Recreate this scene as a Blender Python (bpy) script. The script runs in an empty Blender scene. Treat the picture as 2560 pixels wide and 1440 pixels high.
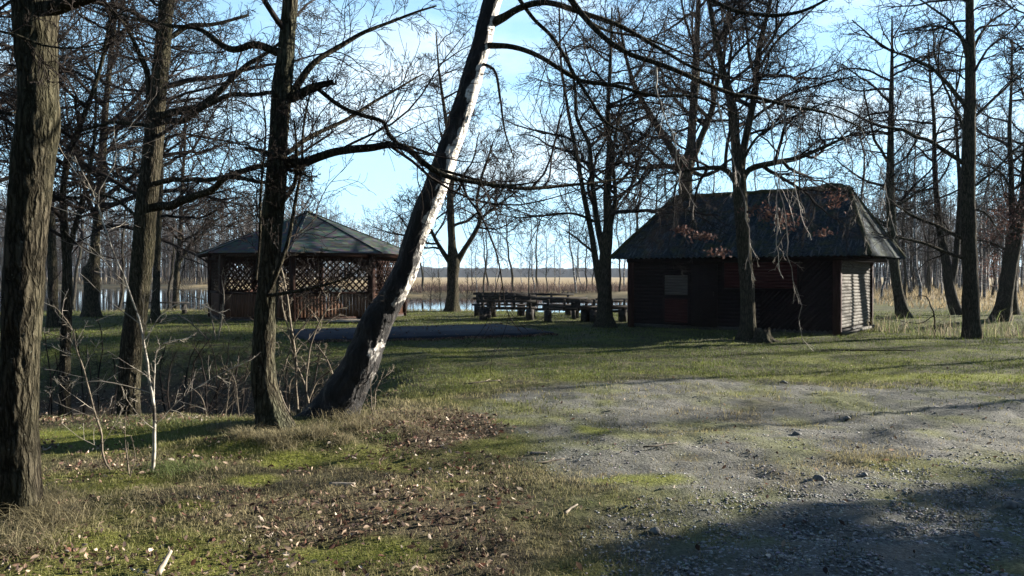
import bpy, math, random
import numpy as np
from mathutils import Vector, Matrix

# ------------------------------------------------------------------ camera, sky, sun, exposure
S = bpy.context.scene
COL = S.collection
R_ = math.radians
CAM_H = 1.6
F = 1991.0                      # focal length in 2560-px units
PITCH = math.atan(30 / F)
cam_d = bpy.data.cameras.new('camera')
cam = bpy.data.objects.new('camera', cam_d)
COL.objects.link(cam)
cam_d.sensor_width = 36
cam_d.lens = 36 * F / 2560
cam_d.clip_end = 6000
cam_d.clip_start = 0.05
cam.location = (0, 0, CAM_H)
cam.rotation_euler = (math.pi / 2 - PITCH, 0, 0)
S.camera = cam

SUN_AZ, SUN_EL = 66.0, 16.5     # azimuth clockwise from the view direction (+Y)
W = bpy.data.worlds.new('World')
S.world = W
W.use_nodes = True
wn, wl = W.node_tree.nodes, W.node_tree.links
wn.clear()
w_out = wn.new('ShaderNodeOutputWorld')
w_bg = wn.new('ShaderNodeBackground')
w_sky = wn.new('ShaderNodeTexSky')
w_sky.sky_type = 'NISHITA'
w_sky.sun_disc = False
w_sky.sun_elevation = R_(SUN_EL)
w_sky.sun_rotation = R_(SUN_AZ)
w_sky.air_density = 1.0
w_sky.dust_density = 0.05
w_sky.ozone_density = 3.0
w_bg.inputs['Strength'].default_value = 0.05
w_tc = wn.new('ShaderNodeTexCoord')
w_map = wn.new('ShaderNodeMapping')
w_map.inputs['Scale'].default_value = (1.0, 1.0, 3.2)
w_noise = wn.new('ShaderNodeTexNoise')
w_noise.inputs['Scale'].default_value = 3.4
w_noise.inputs['Detail'].default_value = 6
w_noise.inputs['Roughness'].default_value = 0.55
w_ramp = wn.new('ShaderNodeValToRGB')
w_ramp.color_ramp.elements[0].position = 0.50
w_ramp.color_ramp.elements[1].position = 0.70
w_ramp.color_ramp.elements[1].color = (0.75, 0.75, 0.75, 1)
w_mix = wn.new('ShaderNodeMixRGB')
w_mix.inputs['Color2'].default_value = (4.5, 5.0, 5.3, 1)
wl.new(w_tc.outputs['Generated'], w_map.inputs['Vector'])
wl.new(w_map.outputs['Vector'], w_noise.inputs['Vector'])
wl.new(w_noise.outputs['Fac'], w_ramp.inputs['Fac'])
w_cf = wn.new('ShaderNodeMath')          # the clouds lie low, the zenith is clear
w_cf.operation = 'MULTIPLY'
w_cr = wn.new('ShaderNodeMapRange')
w_cr.inputs['From Min'].default_value = 0.25
w_cr.inputs['From Max'].default_value = 0.5
w_cr.inputs['To Min'].default_value = 1.0
w_cr.inputs['To Max'].default_value = 0.0
w_sx = wn.new('ShaderNodeSeparateXYZ')
wl.new(w_sx.outputs['Z'], w_cr.inputs['Value'])
wl.new(w_ramp.outputs['Color'], w_cf.inputs[0])
wl.new(w_cr.outputs['Result'], w_cf.inputs[1])
wl.new(w_cf.outputs[0], w_mix.inputs['Fac'])
# thin bright haze low in the sky
w_hr = wn.new('ShaderNodeValToRGB')
w_hr.color_ramp.interpolation = 'EASE'
w_hr.color_ramp.elements[0].position = 0.0
w_hr.color_ramp.elements[0].color = (0.9, 0.9, 0.9, 1)
w_hr.color_ramp.elements[1].position = 0.58
w_hr.color_ramp.elements[1].color = (0.0, 0.0, 0.0, 1)
w_m2 = wn.new('ShaderNodeMixRGB')
w_m2.inputs['Color2'].default_value = (2.45, 4.25, 5.6, 1)
wl.new(w_tc.outputs['Generated'], w_sx.inputs[0])
wl.new(w_sx.outputs['Z'], w_hr.inputs['Fac'])
wl.new(w_hr.outputs['Color'], w_m2.inputs['Fac'])
wl.new(w_sky.outputs['Color'], w_m2.inputs['Color1'])
wl.new(w_m2.outputs['Color'], w_mix.inputs['Color1'])
wl.new(w_mix.outputs['Color'], w_bg.inputs['Color'])
wl.new(w_bg.outputs['Background'], w_out.inputs['Surface'])

sun_d = bpy.data.lights.new('sun', 'SUN')
sun_d.energy = 5.0
sun_d.angle = R_(0.5)
sun_d.color = (1.0, 0.93, 0.82)
sun = bpy.data.objects.new('sun', sun_d)
COL.objects.link(sun)
SUN = Vector((math.sin(R_(SUN_AZ)) * math.cos(R_(SUN_EL)), math.cos(R_(SUN_AZ)) * math.cos(R_(SUN_EL)), math.sin(R_(SUN_EL))))
sun.rotation_euler = SUN.to_track_quat('Z', 'Y').to_euler()
sun.location = (20, 10, 30)

S.view_settings.view_transform = 'Standard'
S.view_settings.look = 'None'
S.view_settings.exposure = 2.5
S.view_settings.gamma = 1

# ------------------------------------------------------------------ helpers
rs = np.random.RandomState(7)
TAB = rs.rand(64, 64, 64)


def vnoise(p, f=1.0, seed=0):
    p = np.asarray(p, float) * f + seed * 17.31
    i = np.floor(p).astype(int)
    t = p - i
    t = t * t * (3 - 2 * t)
    o = 0
    for dx in (0, 1):
        for dy in (0, 1):
            for dz in (0, 1):
                w = (t[..., 0] if dx else 1 - t[..., 0]) * (t[..., 1] if dy else 1 - t[..., 1]) * (t[..., 2] if dz else 1 - t[..., 2])
                o = o + w * TAB[(i[..., 0] + dx) & 63, (i[..., 1] + dy) & 63, (i[..., 2] + dz) & 63]
    return o


def fbm(p, f=1.0, seed=0, oct=4):
    a, s, o = 1.0, 0.0, 0
    for k in range(oct):
        o = o + a * vnoise(p, f * 2 ** k, seed + k)
        s += a
        a *= 0.5
    return o / s


def n2(x, y, f, seed=0, oct=4):
    x, y = np.asarray(x, float), np.asarray(y, float)
    return fbm(np.stack([x, y, np.zeros_like(x)], -1), f, seed, oct)


def sm(a, b, v):
    t = np.clip((np.asarray(v, float) - a) / (b - a), 0, 1)
    return t * t * (3 - 2 * t)


def px(u, v, Y):
    """world point seen at photo pixel (u, v) at forward distance Y"""
    a, b = (u - 1280) / F, (720 - v) / F
    c, s = math.cos(PITCH), math.sin(PITCH)
    dy, dz = c + b * s, b * c - s
    return np.array((a / dy * Y, Y, CAM_H + dz / dy * Y))


def tag(o, label=None, cat=None, group=None, kind=None):
    if label: o['label'] = label
    if cat: o['category'] = cat
    if group: o['group'] = group
    if kind: o['kind'] = kind
    return o


def empty(name, loc, rz=0):
    o = bpy.data.objects.new(name, None)
    o.empty_display_size = 0.2
    COL.objects.link(o)
    o.location = loc
    o.rotation_euler = (0, 0, rz)
    return o


class MB:
    """collects geometry, links it as one mesh object"""
    def __init__(self):
        self.v, self.q, self.t, self.c, self.n = [], [], [], [], 0

    def add(self, V, Q=None, T=None, C=None):
        V = np.asarray(V, float).reshape(-1, 3)
        if Q is not None and len(Q): self.q.append(np.asarray(Q, int).reshape(-1, 4) + self.n)
        if T is not None and len(T): self.t.append(np.asarray(T, int).reshape(-1, 3) + self.n)
        self.v.append(V)
        if C is not None: self.c.append(np.asarray(C, float).reshape(-1, 3))
        self.n += len(V)
        return self

    def box(self, c, s, rz=0.0, M=None):
        h = np.array(s, float) / 2
        V = np.array([(x, y, z) for z in (-1, 1) for y in (-1, 1) for x in (-1, 1)], float) * h
        if M is not None:
            V = V @ np.array(M).T
        elif rz:
            ca, sa = math.cos(rz), math.sin(rz)
            V = V @ np.array([[ca, sa, 0], [-sa, ca, 0], [0, 0, 1]])
        return self.add(V + np.array(c, float), [(0, 2, 3, 1), (4, 5, 7, 6), (0, 1, 5, 4), (1, 3, 7, 5), (3, 2, 6, 7), (2, 0, 4, 6)])

    def bar(self, a, b, w, h, up=(0, 0, 1)):
        """a box beam from a to b, w wide sideways, h high"""
        a, b = np.array(a, float), np.array(b, float)
        d = b - a
        L = np.linalg.norm(d)
        d /= L
        s = np.cross(d, up)
        s /= np.linalg.norm(s)
        u = np.cross(s, d)
        return self.box((a + b) / 2, (L, w, h), M=np.stack([d, s, u], 1))

    def tube(self, pts, rad, Sd=8, cap=True):
        P = np.asarray(pts, float)[None]
        Rr = np.asarray(rad, float)
        Rr = np.broadcast_to(Rr, (P.shape[1],))[None]
        V, Q = tubes(P, Rr, Sd)
        T = None
        if cap:
            K = P.shape[1]
            V = np.vstack([V, P[0, :1], P[0, -1:]])
            a, b = K * Sd, K * Sd + 1
            T = [(a, (i + 1) % Sd, i) for i in range(Sd)] + [(b, (K - 1) * Sd + i, (K - 1) * Sd + (i + 1) % Sd) for i in range(Sd)]
        return self.add(V, Q, T)

    def mesh(self, name, mat, smooth=False):
        V = np.vstack(self.v)
        Q = np.vstack(self.q) if self.q else np.zeros((0, 4), int)
        T = np.vstack(self.t) if self.t else np.zeros((0, 3), int)
        me = bpy.data.meshes.new(name)
        me.vertices.add(len(V))
        me.vertices.foreach_set('co', V.astype(np.float32).ravel())
        nl = Q.size + T.size
        me.loops.add(nl)
        me.loops.foreach_set('vertex_index', np.concatenate([Q.ravel(), T.ravel()]).astype(np.int32))
        me.polygons.add(len(Q) + len(T))
        st = np.concatenate([np.arange(len(Q)) * 4, Q.size + np.arange(len(T)) * 3]).astype(np.int32)
        me.polygons.foreach_set('loop_start', st)
        if smooth:
            me.polygons.foreach_set('use_smooth', np.ones(len(st), bool))
        if self.c:
            C = np.vstack(self.c)
            at = me.color_attributes.new('tint', 'FLOAT_COLOR', 'POINT')
            at.data.foreach_set('color', np.hstack([C, np.ones((len(C), 1))]).astype(np.float32).ravel())
        me.materials.append(mat)
        me.update(calc_edges=True)
        return me

    def build(self, name, mat, parent=None, smooth=False, off=None):
        if off is not None:
            self.v = [v - np.array(off) for v in self.v]
        o = bpy.data.objects.new(name, self.mesh(name, mat, smooth))
        COL.objects.link(o)
        if parent is not None: o.parent = parent
        elif off is not None: o.location = off
        return o


def tubes(P, Rr, Sd):
    n, K, _ = P.shape
    T = np.gradient(P, axis=1)
    T /= np.linalg.norm(T, axis=2, keepdims=True) + 1e-9
    a = np.zeros((n, 1, 3))
    m = np.abs(T.mean(1))
    a[np.arange(n), 0, np.argmin(m, 1)] = 1
    u = a - (a * T).sum(2, keepdims=True) * T
    u /= np.linalg.norm(u, axis=2, keepdims=True) + 1e-9
    v = np.cross(T, u)
    th = np.arange(Sd) * 2 * math.pi / Sd
    V = P[:, :, None] + Rr[:, :, None, None] * (u[:, :, None] * np.cos(th)[:, None] + v[:, :, None] * np.sin(th)[:, None])
    idx = np.arange(n * K * Sd).reshape(n, K, Sd)
    nx = np.roll(idx, -1, 2)
    Q = np.stack([idx[:, :-1], nx[:, :-1], nx[:, 1:], idx[:, 1:]], -1).reshape(-1, 4)
    return V.reshape(-1, 3), Q


def crom(P, n):
    """smooth resample of a polyline (rows may hold extra columns) to n points"""
    P = np.asarray(P, float)
    if len(P) < 3:
        t = np.linspace(0, 1, n)[:, None]
        return P[0] * (1 - t) + P[-1] * t
    E = np.vstack([2 * P[0] - P[1], P, 2 * P[-1] - P[-2]])
    d = np.concatenate([[0], np.cumsum(np.linalg.norm(np.diff(P[:, :3], axis=0), axis=1))])
    s = np.linspace(0, d[-1], n)
    k = np.clip(np.searchsorted(d, s, side='right') - 1, 0, len(P) - 2)
    t = ((s - d[k]) / (d[k + 1] - d[k] + 1e-9))[:, None]
    p0, p1, p2, p3 = E[k], E[k + 1], E[k + 2], E[k + 3]
    return 0.5 * (2 * p1 + (p2 - p0) * t + (2 * p0 - 5 * p1 + 4 * p2 - p3) * t ** 2 + (3 * p1 - p0 - 3 * p2 + p3) * t ** 3)


# ------------------------------------------------------------------ the lie of the land
def gh(x, y):
    x, y = np.asarray(x, float), np.asarray(y, float)
    yc = 12.1 + 0.42 * np.clip(-3 - x, -1, 30)
    dy = y - yc
    sg = np.where(dy < 0, 1.35 + 0.28 * np.clip(-4.2 - x, 0, 4), 1.6)
    z = -1.0 * np.exp(-0.5 * (dy / sg) ** 2) * sm(-1.3, -3.6, x)
    z = z - 0.75 * np.exp(-0.5 * ((y - 25.6) / 1.9) ** 2) * sm(10.4, 12.2, x)
    yf = np.where(x > -12, 80.0, 80 + 65 * sm(-12, -40, x))
    pond = sm(35.8, 39.5, y + 0.8 * np.sin(x * 0.5)) * sm(yf + 4, yf - 2, y) * sm(15, 9, x + 0.06 * (y - 40)) * sm(-130, -120, x)
    z = z - 1.1 * pond
    z = z + 0.12 * np.exp(-((x + 2.2) ** 2 / 1.6 + (y - 8.1) ** 2 / 0.9))
    near = sm(60, 20, y)
    z = z + near * (0.11 * (n2(x, y, 0.45, 3, 3) - 0.5) + 0.075 * (n2(x, y, 2.3, 9, 3) - 0.5) + 0.035 * (n2(x, y, 7.0, 19, 2) - 0.5) * sm(16, 10, y))
    return z


def ell(x, y, cx, cy, rx, ry, rot=0.0):
    c, s = math.cos(rot), math.sin(rot)
    u, v = (x - cx) * c + (y - cy) * s, -(x - cx) * s + (y - cy) * c
    return np.clip(1.6 - np.sqrt((u / rx) ** 2 + (v / ry) ** 2) * 1.6, 0, 1)


def masks(x, y):
    """gravel, moss, leaf litter, dry grass, rough pebbles  (0..1)"""
    n = n2(x, y, 0.8, 21, 4)
    nf = n2(x, y, 3.0, 33, 3)
    g = ell(x, y, 5.5, 9.2, 8.5, 4.2, 0.05) + ell(x, y, 4.0, 5.2, 4.6, 4.2) + ell(x, y, 1.9, 10.0, 3.0, 3.2) + .8 * ell(x, y, 1.6, 7.6, 1.9, 2.4)
    gravel = np.clip(np.clip(g, 0, 1) * 1.9 - 1.9 * n - 1.1 * nf + 0.45, 0, .92) * sm(14.2, 12.0, y + 0.6 * n)
    peb = np.clip(ell(x, y, 3.4, 4.2, 3.9, 3.1, 0.5) * 2.4 - 0.9 * nf, 0, 1)
    gravel = np.maximum(gravel, peb * np.clip(1.25 - 0.6 * n, 0, 1))
    moss = np.clip((n2(x, y, 1.3, 5, 4) - 0.5) * 6, 0, 1) * 0.55
    for cx, cy, rx, ry in ((-1.9, 6.9, 0.55, 0.35), (-2.05, 6.3, 0.35, 0.25), (0.85, 8.1, 0.3, 0.4), (-2.5, 4.5, 1.7, 1.0), (-3.2, 6.2, .9, .5), (-0.9, 4.6, .7, .4), (-1.2, 6.9, .7, .35), (-3.4, 8.6, 1.2, .6), (-1.8, 4.4, 0.8, 0.35), (1.0, 6.2, 0.6, 0.3), (-4.2, 7.8, 2.2, 1.1), (-2.6, 7.2, .7, .4), (8, 12.6, 6, 0.8), (-1.0, 6.7, .4, .2), (-2.25, 5.55, .3, .2)):
        moss = np.maximum(moss, np.clip(ell(x, y, cx, cy, rx, ry) * 1.8 - 0.9 * nf, 0, 1))
    leaf = np.maximum(1.5 * ell(x, y, -0.85, 8.2, 1.15, 1.4), 0.7 * ell(x, y, -1.15, 5.4, 2.4, 1.6, 0.1))
    leaf = np.maximum(leaf, ell(x, y, -6.4, 13.4, 6.2, 3.3, -0.40) * 1.5)
    leaf = np.maximum(leaf, ell(x, y, -2.6, 10.7, 1.6, 1.5))
    leaf = np.maximum(leaf, .8 * ell(x, y, -4.6, 9.2, 3.0, 1.5, -.3))
    leaf = np.maximum(leaf, 0.66 * sm(1.3, -0.4, x) * sm(9.0, 7.0, y))
    leaf = np.clip(leaf * 2.0 - 1.35 * nf - 0.75 * n, 0, 1)
    dry = np.clip((n2(x, y, 0.55, 44, 4) - 0.40) * 5, 0, 1) * sm(15, 9, y)
    dry = np.maximum(dry, ell(x, y, -1.6, 7.7, 1.6, 0.8) * .7)
    return gravel, moss, leaf, dry, peb


# ------------------------------------------------------------------ materials
class MT:
    def __init__(self, name, rough=0.85, spec=0.25):
        self.m = bpy.data.materials.new(name)
        self.m.use_nodes = True
        self.t = self.m.node_tree
        self.n, self.l = self.t.nodes, self.t.links
        self.b = self.n['Principled BSDF']
        self.b.inputs['Roughness'].default_value = rough
        self.b.inputs['Specular IOR Level'].default_value = spec
        self._o = None

    def val(self, sock, v):
        if isinstance(v, bpy.types.NodeSocket): self.l.new(v, sock)
        else: sock.default_value = v

    def obj(self):
        if self._o is None: self._o = self.n.new('ShaderNodeTexCoord')
        return self._o.outputs['Object']

    def world(self):
        return self.n.new('ShaderNodeNewGeometry').outputs['Position']

    def mp(self, scale, src=None, rot=(0, 0, 0)):
        m = self.n.new('ShaderNodeMapping')
        m.inputs['Scale'].default_value = scale
        m.inputs['Rotation'].default_value = rot
        self.l.new(src or self.obj(), m.inputs['Vector'])
        return m.outputs['Vector']

    def noise(self, vec, s=1.0, d=4, r=0.55, dist=0.0):
        k = self.n.new('ShaderNodeTexNoise')
        self.l.new(vec, k.inputs['Vector'])
        k.inputs['Scale'].default_value = s
        k.inputs['Detail'].default_value = d
        k.inputs['Roughness'].default_value = r
        k.inputs['Distortion'].default_value = dist
        return k.outputs['Fac']

    def vor(self, vec, s=1.0, feature='F1', out='Distance'):
        k = self.n.new('ShaderNodeTexVoronoi')
        k.feature = feature
        self.l.new(vec, k.inputs['Vector'])
        k.inputs['Scale'].default_value = s
        return k.outputs[out]

    def wave(self, vec, s, direction='Z', dist=0.0, profile='SIN'):
        k = self.n.new('ShaderNodeTexWave')
        k.bands_direction = direction
        k.wave_profile = profile
        self.l.new(vec, k.inputs['Vector'])
        k.inputs['Scale'].default_value = s
        k.inputs['Distortion'].default_value = dist
        k.inputs['Detail'].default_value = 2
        return k.outputs['Fac']

    def ramp(self, fac, *stops):
        k = self.n.new('ShaderNodeValToRGB')
        e = k.color_ramp.elements
        while len(e) < len(stops): e.new(0.5)
        for i, (p, c) in enumerate(stops):
            e[i].position = p
            e[i].color = (*c, 1) if not isinstance(c, (int, float)) else (c, c, c, 1)
        self.l.new(fac, k.inputs['Fac'])
        return k.outputs['Color']

    def mix(self, fac, a, b, mode='MIX'):
        k = self.n.new('ShaderNodeMixRGB')
        k.blend_type = mode
        self.val(k.inputs['Fac'], fac)
        for s, v in ((k.inputs['Color1'], a), (k.inputs['Color2'], b)):
            self.val(s, v if isinstance(v, bpy.types.NodeSocket) else (*v, 1))
        return k.outputs['Color']

    def math(self, op, a, b=0.0):
        k = self.n.new('ShaderNodeMath')
        k.operation = op
        self.val(k.inputs[0], a)
        self.val(k.inputs[1], b)
        return k.outputs[0]

    def attr(self, name, out='Color'):
        k = self.n.new('ShaderNodeAttribute')
        k.attribute_name = name
        return k.outputs[out]

    def sep(self, c):
        k = self.n.new('ShaderNodeSeparateColor')
        self.l.new(c, k.inputs[0])
        return k.outputs

    def color(self, c):
        self.val(self.b.inputs['Base Color'], c if isinstance(c, bpy.types.NodeSocket) else (*c, 1))
        return self

    def bump(self, h, strength=0.5, dist=0.02):
        k = self.n.new('ShaderNodeBump')
        k.inputs['Strength'].default_value = strength
        k.inputs['Distance'].default_value = dist
        self.l.new(h, k.inputs['Height'])
        self.l.new(k.outputs['Normal'], self.b.inputs['Normal'])
        return self


MAT = {}


def bark(name, c0, c1, green, gamt=0.5, sc=1.0, bd=0.03):
    m = MT(name, 0.95, 0.03)
    # furrowed plates: stretched cells warped by noise, with dark cracks between them
    wn_ = m.n.new('ShaderNodeTexNoise')
    m.l.new(m.mp((6, 6, 2.5)), wn_.inputs['Vector'])
    wn_.inputs['Detail'].default_value = 3
    vm = m.n.new('ShaderNodeVectorMath')
    vm.operation = 'MULTIPLY_ADD'
    m.l.new(wn_.outputs['Color'], vm.inputs[0])
    vm.inputs[1].default_value = (1.1, 1.1, 1.1)
    m.l.new(m.mp((27 * sc, 27 * sc, 4.6 * sc)), vm.inputs[2])
    cr = m.vor(vm.outputs[0], 1.0, 'DISTANCE_TO_EDGE')
    crack = m.ramp(cr, (0.0, 0.0), (0.34, 1.0))
    f = m.noise(m.mp((34 * sc, 34 * sc, 8 * sc)), 1.0, 5, 0.65, 0.3)
    f2 = m.noise(m.mp((2.2, 2.2, 0.9)), 1.0, 4, 0.6)
    h = m.math('ADD', m.math('MULTIPLY', crack, 0.62), m.math('MULTIPLY', f, 0.75))
    base = m.ramp(h, (0.25, c0), (0.95, c1))
    col = m.mix(m.ramp(f2, (0.42, 0.0), (0.68, gamt)), base, m.mix(h, (0.01, 0.01, 0.005), green))
    sp = m.noise(m.mp((30, 30, 30)), 1.0, 3, 0.5)
    col = m.mix(m.ramp(sp, (0.68, 0.0), (0.74, 0.35)), col, (0.16, 0.17, 0.13))
    m.color(col).bump(h, 1.0, bd)
    MAT[name] = m.m


bark('bark', (0.004, 0.0035, 0.003), (0.055, 0.047, 0.033), (0.046, 0.047, 0.024), 0.45)
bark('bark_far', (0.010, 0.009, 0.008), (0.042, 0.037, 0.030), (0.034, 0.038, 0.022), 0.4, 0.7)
bark('bark_green', (0.004, 0.0035, 0.003), (0.058, 0.050, 0.034), (0.070, 0.082, 0.052), 0.55)

m = MT('twig', 0.95, 0.03)
m.color(m.ramp(m.noise(m.mp((1.3, 1.3, 1.3)), 1.0, 3), (0.35, (0.008, 0.007, 0.006)), (0.65, (0.032, 0.026, 0.023))))
MAT['twig'] = m.m
m = MT('twig_pale', 0.8, 0.2)
m.color(m.ramp(m.noise(m.mp((5, 5, 5)), 1.0, 3), (0.35, (0.045, 0.034, 0.025)), (0.65, (0.17, 0.14, 0.10))))
MAT['twig_pale'] = m.m
m = MT('twig_bright', 0.7, 0.3)
m.color(m.ramp(m.noise(m.mp((5, 5, 5)), 1.0, 3), (0.35, (0.07, 0.057, 0.046)), (0.65, (0.26, 0.23, 0.18))))
MAT['twig_bright'] = m.m
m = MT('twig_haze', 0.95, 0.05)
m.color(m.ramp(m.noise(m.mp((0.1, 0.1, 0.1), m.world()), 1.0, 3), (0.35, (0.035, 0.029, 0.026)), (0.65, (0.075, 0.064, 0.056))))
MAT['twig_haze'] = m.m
m = MT('birch_thin', 0.8, 0.2)
f = m.noise(m.mp((3, 3, 9)), 1.0, 4)
m.color(m.ramp(f, (0.42, (0.025, 0.023, 0.021)), (0.54, (0.13, 0.12, 0.11)), (0.75, (0.26, 0.25, 0.235))))
MAT['birch_thin'] = m.m
m = MT('birch_young', 0.8, 0.15)
f = m.noise(m.mp((6, 6, 14)), 1.0, 4)
m.color(m.ramp(f, (0.38, (0.05, 0.042, 0.034)), (0.48, (0.26, 0.235, 0.19)), (0.7, (0.44, 0.41, 0.36))))
MAT['birch_young'] = m.m


def birch_mat():
    m = MT('birch_bark', 0.75, 0.25)
    v = m.mp((1, 1, 1))
    # thin dark lenticels across the stem, black diamond patches, an old dark fissured base and shade painted on the side away from the sun
    len_ = m.noise(m.mp((5, 5, 42)), 1.0, 3, 0.6)
    pat = m.noise(m.mp((5.0, 5.0, 3.2)), 1.0, 5, 0.62, 0.5)
    fis = m.noise(m.mp((16, 16, 3.4)), 1.0, 5, 0.65, 0.6)
    sx = m.n.new('ShaderNodeSeparateXYZ')
    m.l.new(m.obj(), sx.inputs[0])
    z = sx.outputs['Z']
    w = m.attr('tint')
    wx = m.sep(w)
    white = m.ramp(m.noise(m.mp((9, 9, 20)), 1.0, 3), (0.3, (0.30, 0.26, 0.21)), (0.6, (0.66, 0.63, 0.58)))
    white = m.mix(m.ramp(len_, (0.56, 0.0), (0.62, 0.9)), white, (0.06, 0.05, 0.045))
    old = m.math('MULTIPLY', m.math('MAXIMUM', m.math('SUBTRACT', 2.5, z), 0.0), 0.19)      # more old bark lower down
    thr = m.math('ADD', m.math('ADD', pat, old), m.math('MULTIPLY', wx[0], 0.46))  # the painted shade side pushes the bark towards dark
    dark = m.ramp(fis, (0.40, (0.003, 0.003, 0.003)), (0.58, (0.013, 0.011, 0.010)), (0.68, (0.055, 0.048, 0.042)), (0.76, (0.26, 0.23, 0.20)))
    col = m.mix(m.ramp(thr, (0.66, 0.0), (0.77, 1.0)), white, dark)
    m.color(col)
    m.bump(m.mix(0.4, fis, pat), 1.0, 0.07)
    MAT['birch'] = m.m


birch_mat()


def ground_mat():
    m = MT('earth', 0.95, 0.05)
    w = m.world()
    a = m.sep(m.attr('mask1'))
    b = m.sep(m.attr('mask2'))
    nf = m.noise(m.mp((9, 9, 9), w), 1.0, 6, 0.65)
    nff = m.noise(m.mp((42, 42, 42), w), 1.0, 4, 0.65)
    nm = m.noise(m.mp((1.7, 1.7, 1.7), w), 1.0, 4, 0.6)
    green = m.ramp(nf, (0.3, (0.012, 0.015, 0.006)), (0.5, (0.036, 0.041, 0.016)), (0.72, (0.080, 0.080, 0.034)))
    brown = m.ramp(nf, (0.3, (0.014, 0.011, 0.008)), (0.55, (0.060, 0.050, 0.031)), (0.75, (0.14, 0.12, 0.075)))
    col = m.mix(m.ramp(nm, (0.42, 0.0), (0.62, 0.6)), green, brown)
    col = m.mix(m.math('MULTIPLY', b[0], 0.8), col, brown)
    dirt = m.ramp(nff, (0.25, (0.040, 0.040, 0.036)), (0.5, (0.105, 0.105, 0.096)), (0.75, (0.18, 0.178, 0.166)))
    stain = m.ramp(nm, (0.35, (0.75, 0.76, 0.70)), (0.65, (1.05, 1.02, 1.0)))
    dirt = m.mix(1.0, dirt, stain, 'MULTIPLY')
    col = m.mix(a[0], col, dirt)
    moss = m.ramp(nff, (0.3, (0.035, 0.042, 0.008)), (0.6, (0.13, 0.14, 0.024)))
    col = m.mix(m.math('MULTIPLY', a[1], 0.85), col, moss)
    litter = m.ramp(nff, (0.3, (0.014, 0.010, 0.007)), (0.6, (0.062, 0.046, 0.032)), (0.75, (0.15, 0.115, 0.08)))
    col = m.mix(m.math('MULTIPLY', a[2], 0.9), col, litter)
    # the dry reed field and its banks, far off
    fld = m.ramp(m.noise(m.mp((0.05, 0.25, 0.1), w), 1.0, 5, 0.6), (0.3, (0.11, 0.082, 0.046)), (0.6, (0.25, 0.19, 0.105)))
    col = m.mix(b[1], col, fld)
    m.color(col)
    m.bump(m.mix(0.45, nf, nff), 1.0, 0.06)
    MAT['ground'] = m.m


ground_mat()


def tint_mat(name, rough=0.8, spec=0.2, trans=0.0, var=0.35):
    m = MT(name, rough, spec)
    c = m.attr('tint')
    f = m.noise(m.mp((25, 25, 25), m.world()), 1.0, 2)
    col = m.mix(1.0, c, m.ramp(f, (0.3, 1 - var), (0.7, 1 + var * 0.5)), 'MULTIPLY')
    m.color(col)
    if trans:
        k = m.n.new('ShaderNodeBsdfTranslucent')
        m.l.new(col, k.inputs['Color'])
        mx = m.n.new('ShaderNodeMixShader')
        mx.inputs[0].default_value = trans
        m.l.new(m.b.outputs[0], mx.inputs[1])
        m.l.new(k.outputs[0], mx.inputs[2])
        m.l.new(mx.outputs[0], m.n['Material Output'].inputs['Surface'])
    MAT[name] = m.m


tint_mat('blade', 0.75, 0.12, 0.4)
tint_mat('leaf', 0.8, 0.12, 0.25)
tint_mat('pebble', 0.8, 0.3)

m = MT('water', 0.04, 0.5)
m.color((0.010, 0.014, 0.016))
m.b.inputs['IOR'].default_value = 1.33
m.bump(m.noise(m.mp((1.2, 2.6, 1), m.world()), 1.0, 4), 0.06, 0.02)
MAT['water'] = m.m

m = MT('concrete', 0.9, 0.15)
f = m.noise(m.mp((2, 2, 2)), 1.0, 6, 0.6)
g = m.noise(m.mp((40, 40, 40)), 1.0, 3)
m.color(m.mix(m.ramp(g, (0.4, 0.0), (0.7, 0.35)), m.ramp(f, (0.35, (0.007, 0.009, 0.014)), (0.65, (0.017, 0.021, 0.031))), (0.03, 0.028, 0.025))).bump(g, 0.4, 0.01)
MAT['concrete'] = m.m


def wood(name, c0, c1, grain=(3, 3, 40), worn=None, rough=0.8, bd=0.004):
    m = MT(name, rough, 0.06)
    f = m.noise(m.mp(grain), 1.0, 5, 0.6, 0.3)
    col = m.ramp(f, (0.32, c0), (0.66, c1))
    if worn:
        col = m.mix(m.ramp(m.noise(m.mp((1.6, 1.6, 2.6)), 1.0, 4), (0.48, 0.0), (0.72, 0.7)), col, worn)
    m.color(col).bump(f, 0.5, bd)
    MAT[name] = m.m


wood('cabin_dark', (0.003, 0.0022, 0.0022), (0.011, 0.0065, 0.0065), (2, 2, 30))
wood('cabin_red', (0.013, 0.0035, 0.0035), (0.032, 0.009, 0.008), (2, 2, 40))
wood('cabin_grey', (0.035, 0.027, 0.022), (0.075, 0.060, 0.050), (2, 2, 30))
wood('cabin_side', (0.028, 0.025, 0.02), (0.088, 0.080, 0.066), (3, 3, 50), (0.04, 0.035, 0.027))
wood('cabin_post', (0.012, 0.005, 0.004), (0.03, 0.012, 0.01), (30, 30, 3))
wood('gazebo_wood', (0.010, 0.005, 0.004), (0.036, 0.017, 0.012), (30, 30, 2.5), (0.02, 0.012, 0.009))
wood('gazebo_plank', (0.030, 0.014, 0.009), (0.085, 0.043, 0.026), (30, 30, 2.0), (0.05, 0.027, 0.016))
wood('old_wood', (0.010, 0.009, 0.008), (0.045, 0.04, 0.036), (6, 6, 30), (0.025, 0.025, 0.02))
wood('pale_wood', (0.12, 0.10, 0.075), (0.30, 0.26, 0.21), (9, 9, 9))


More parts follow.
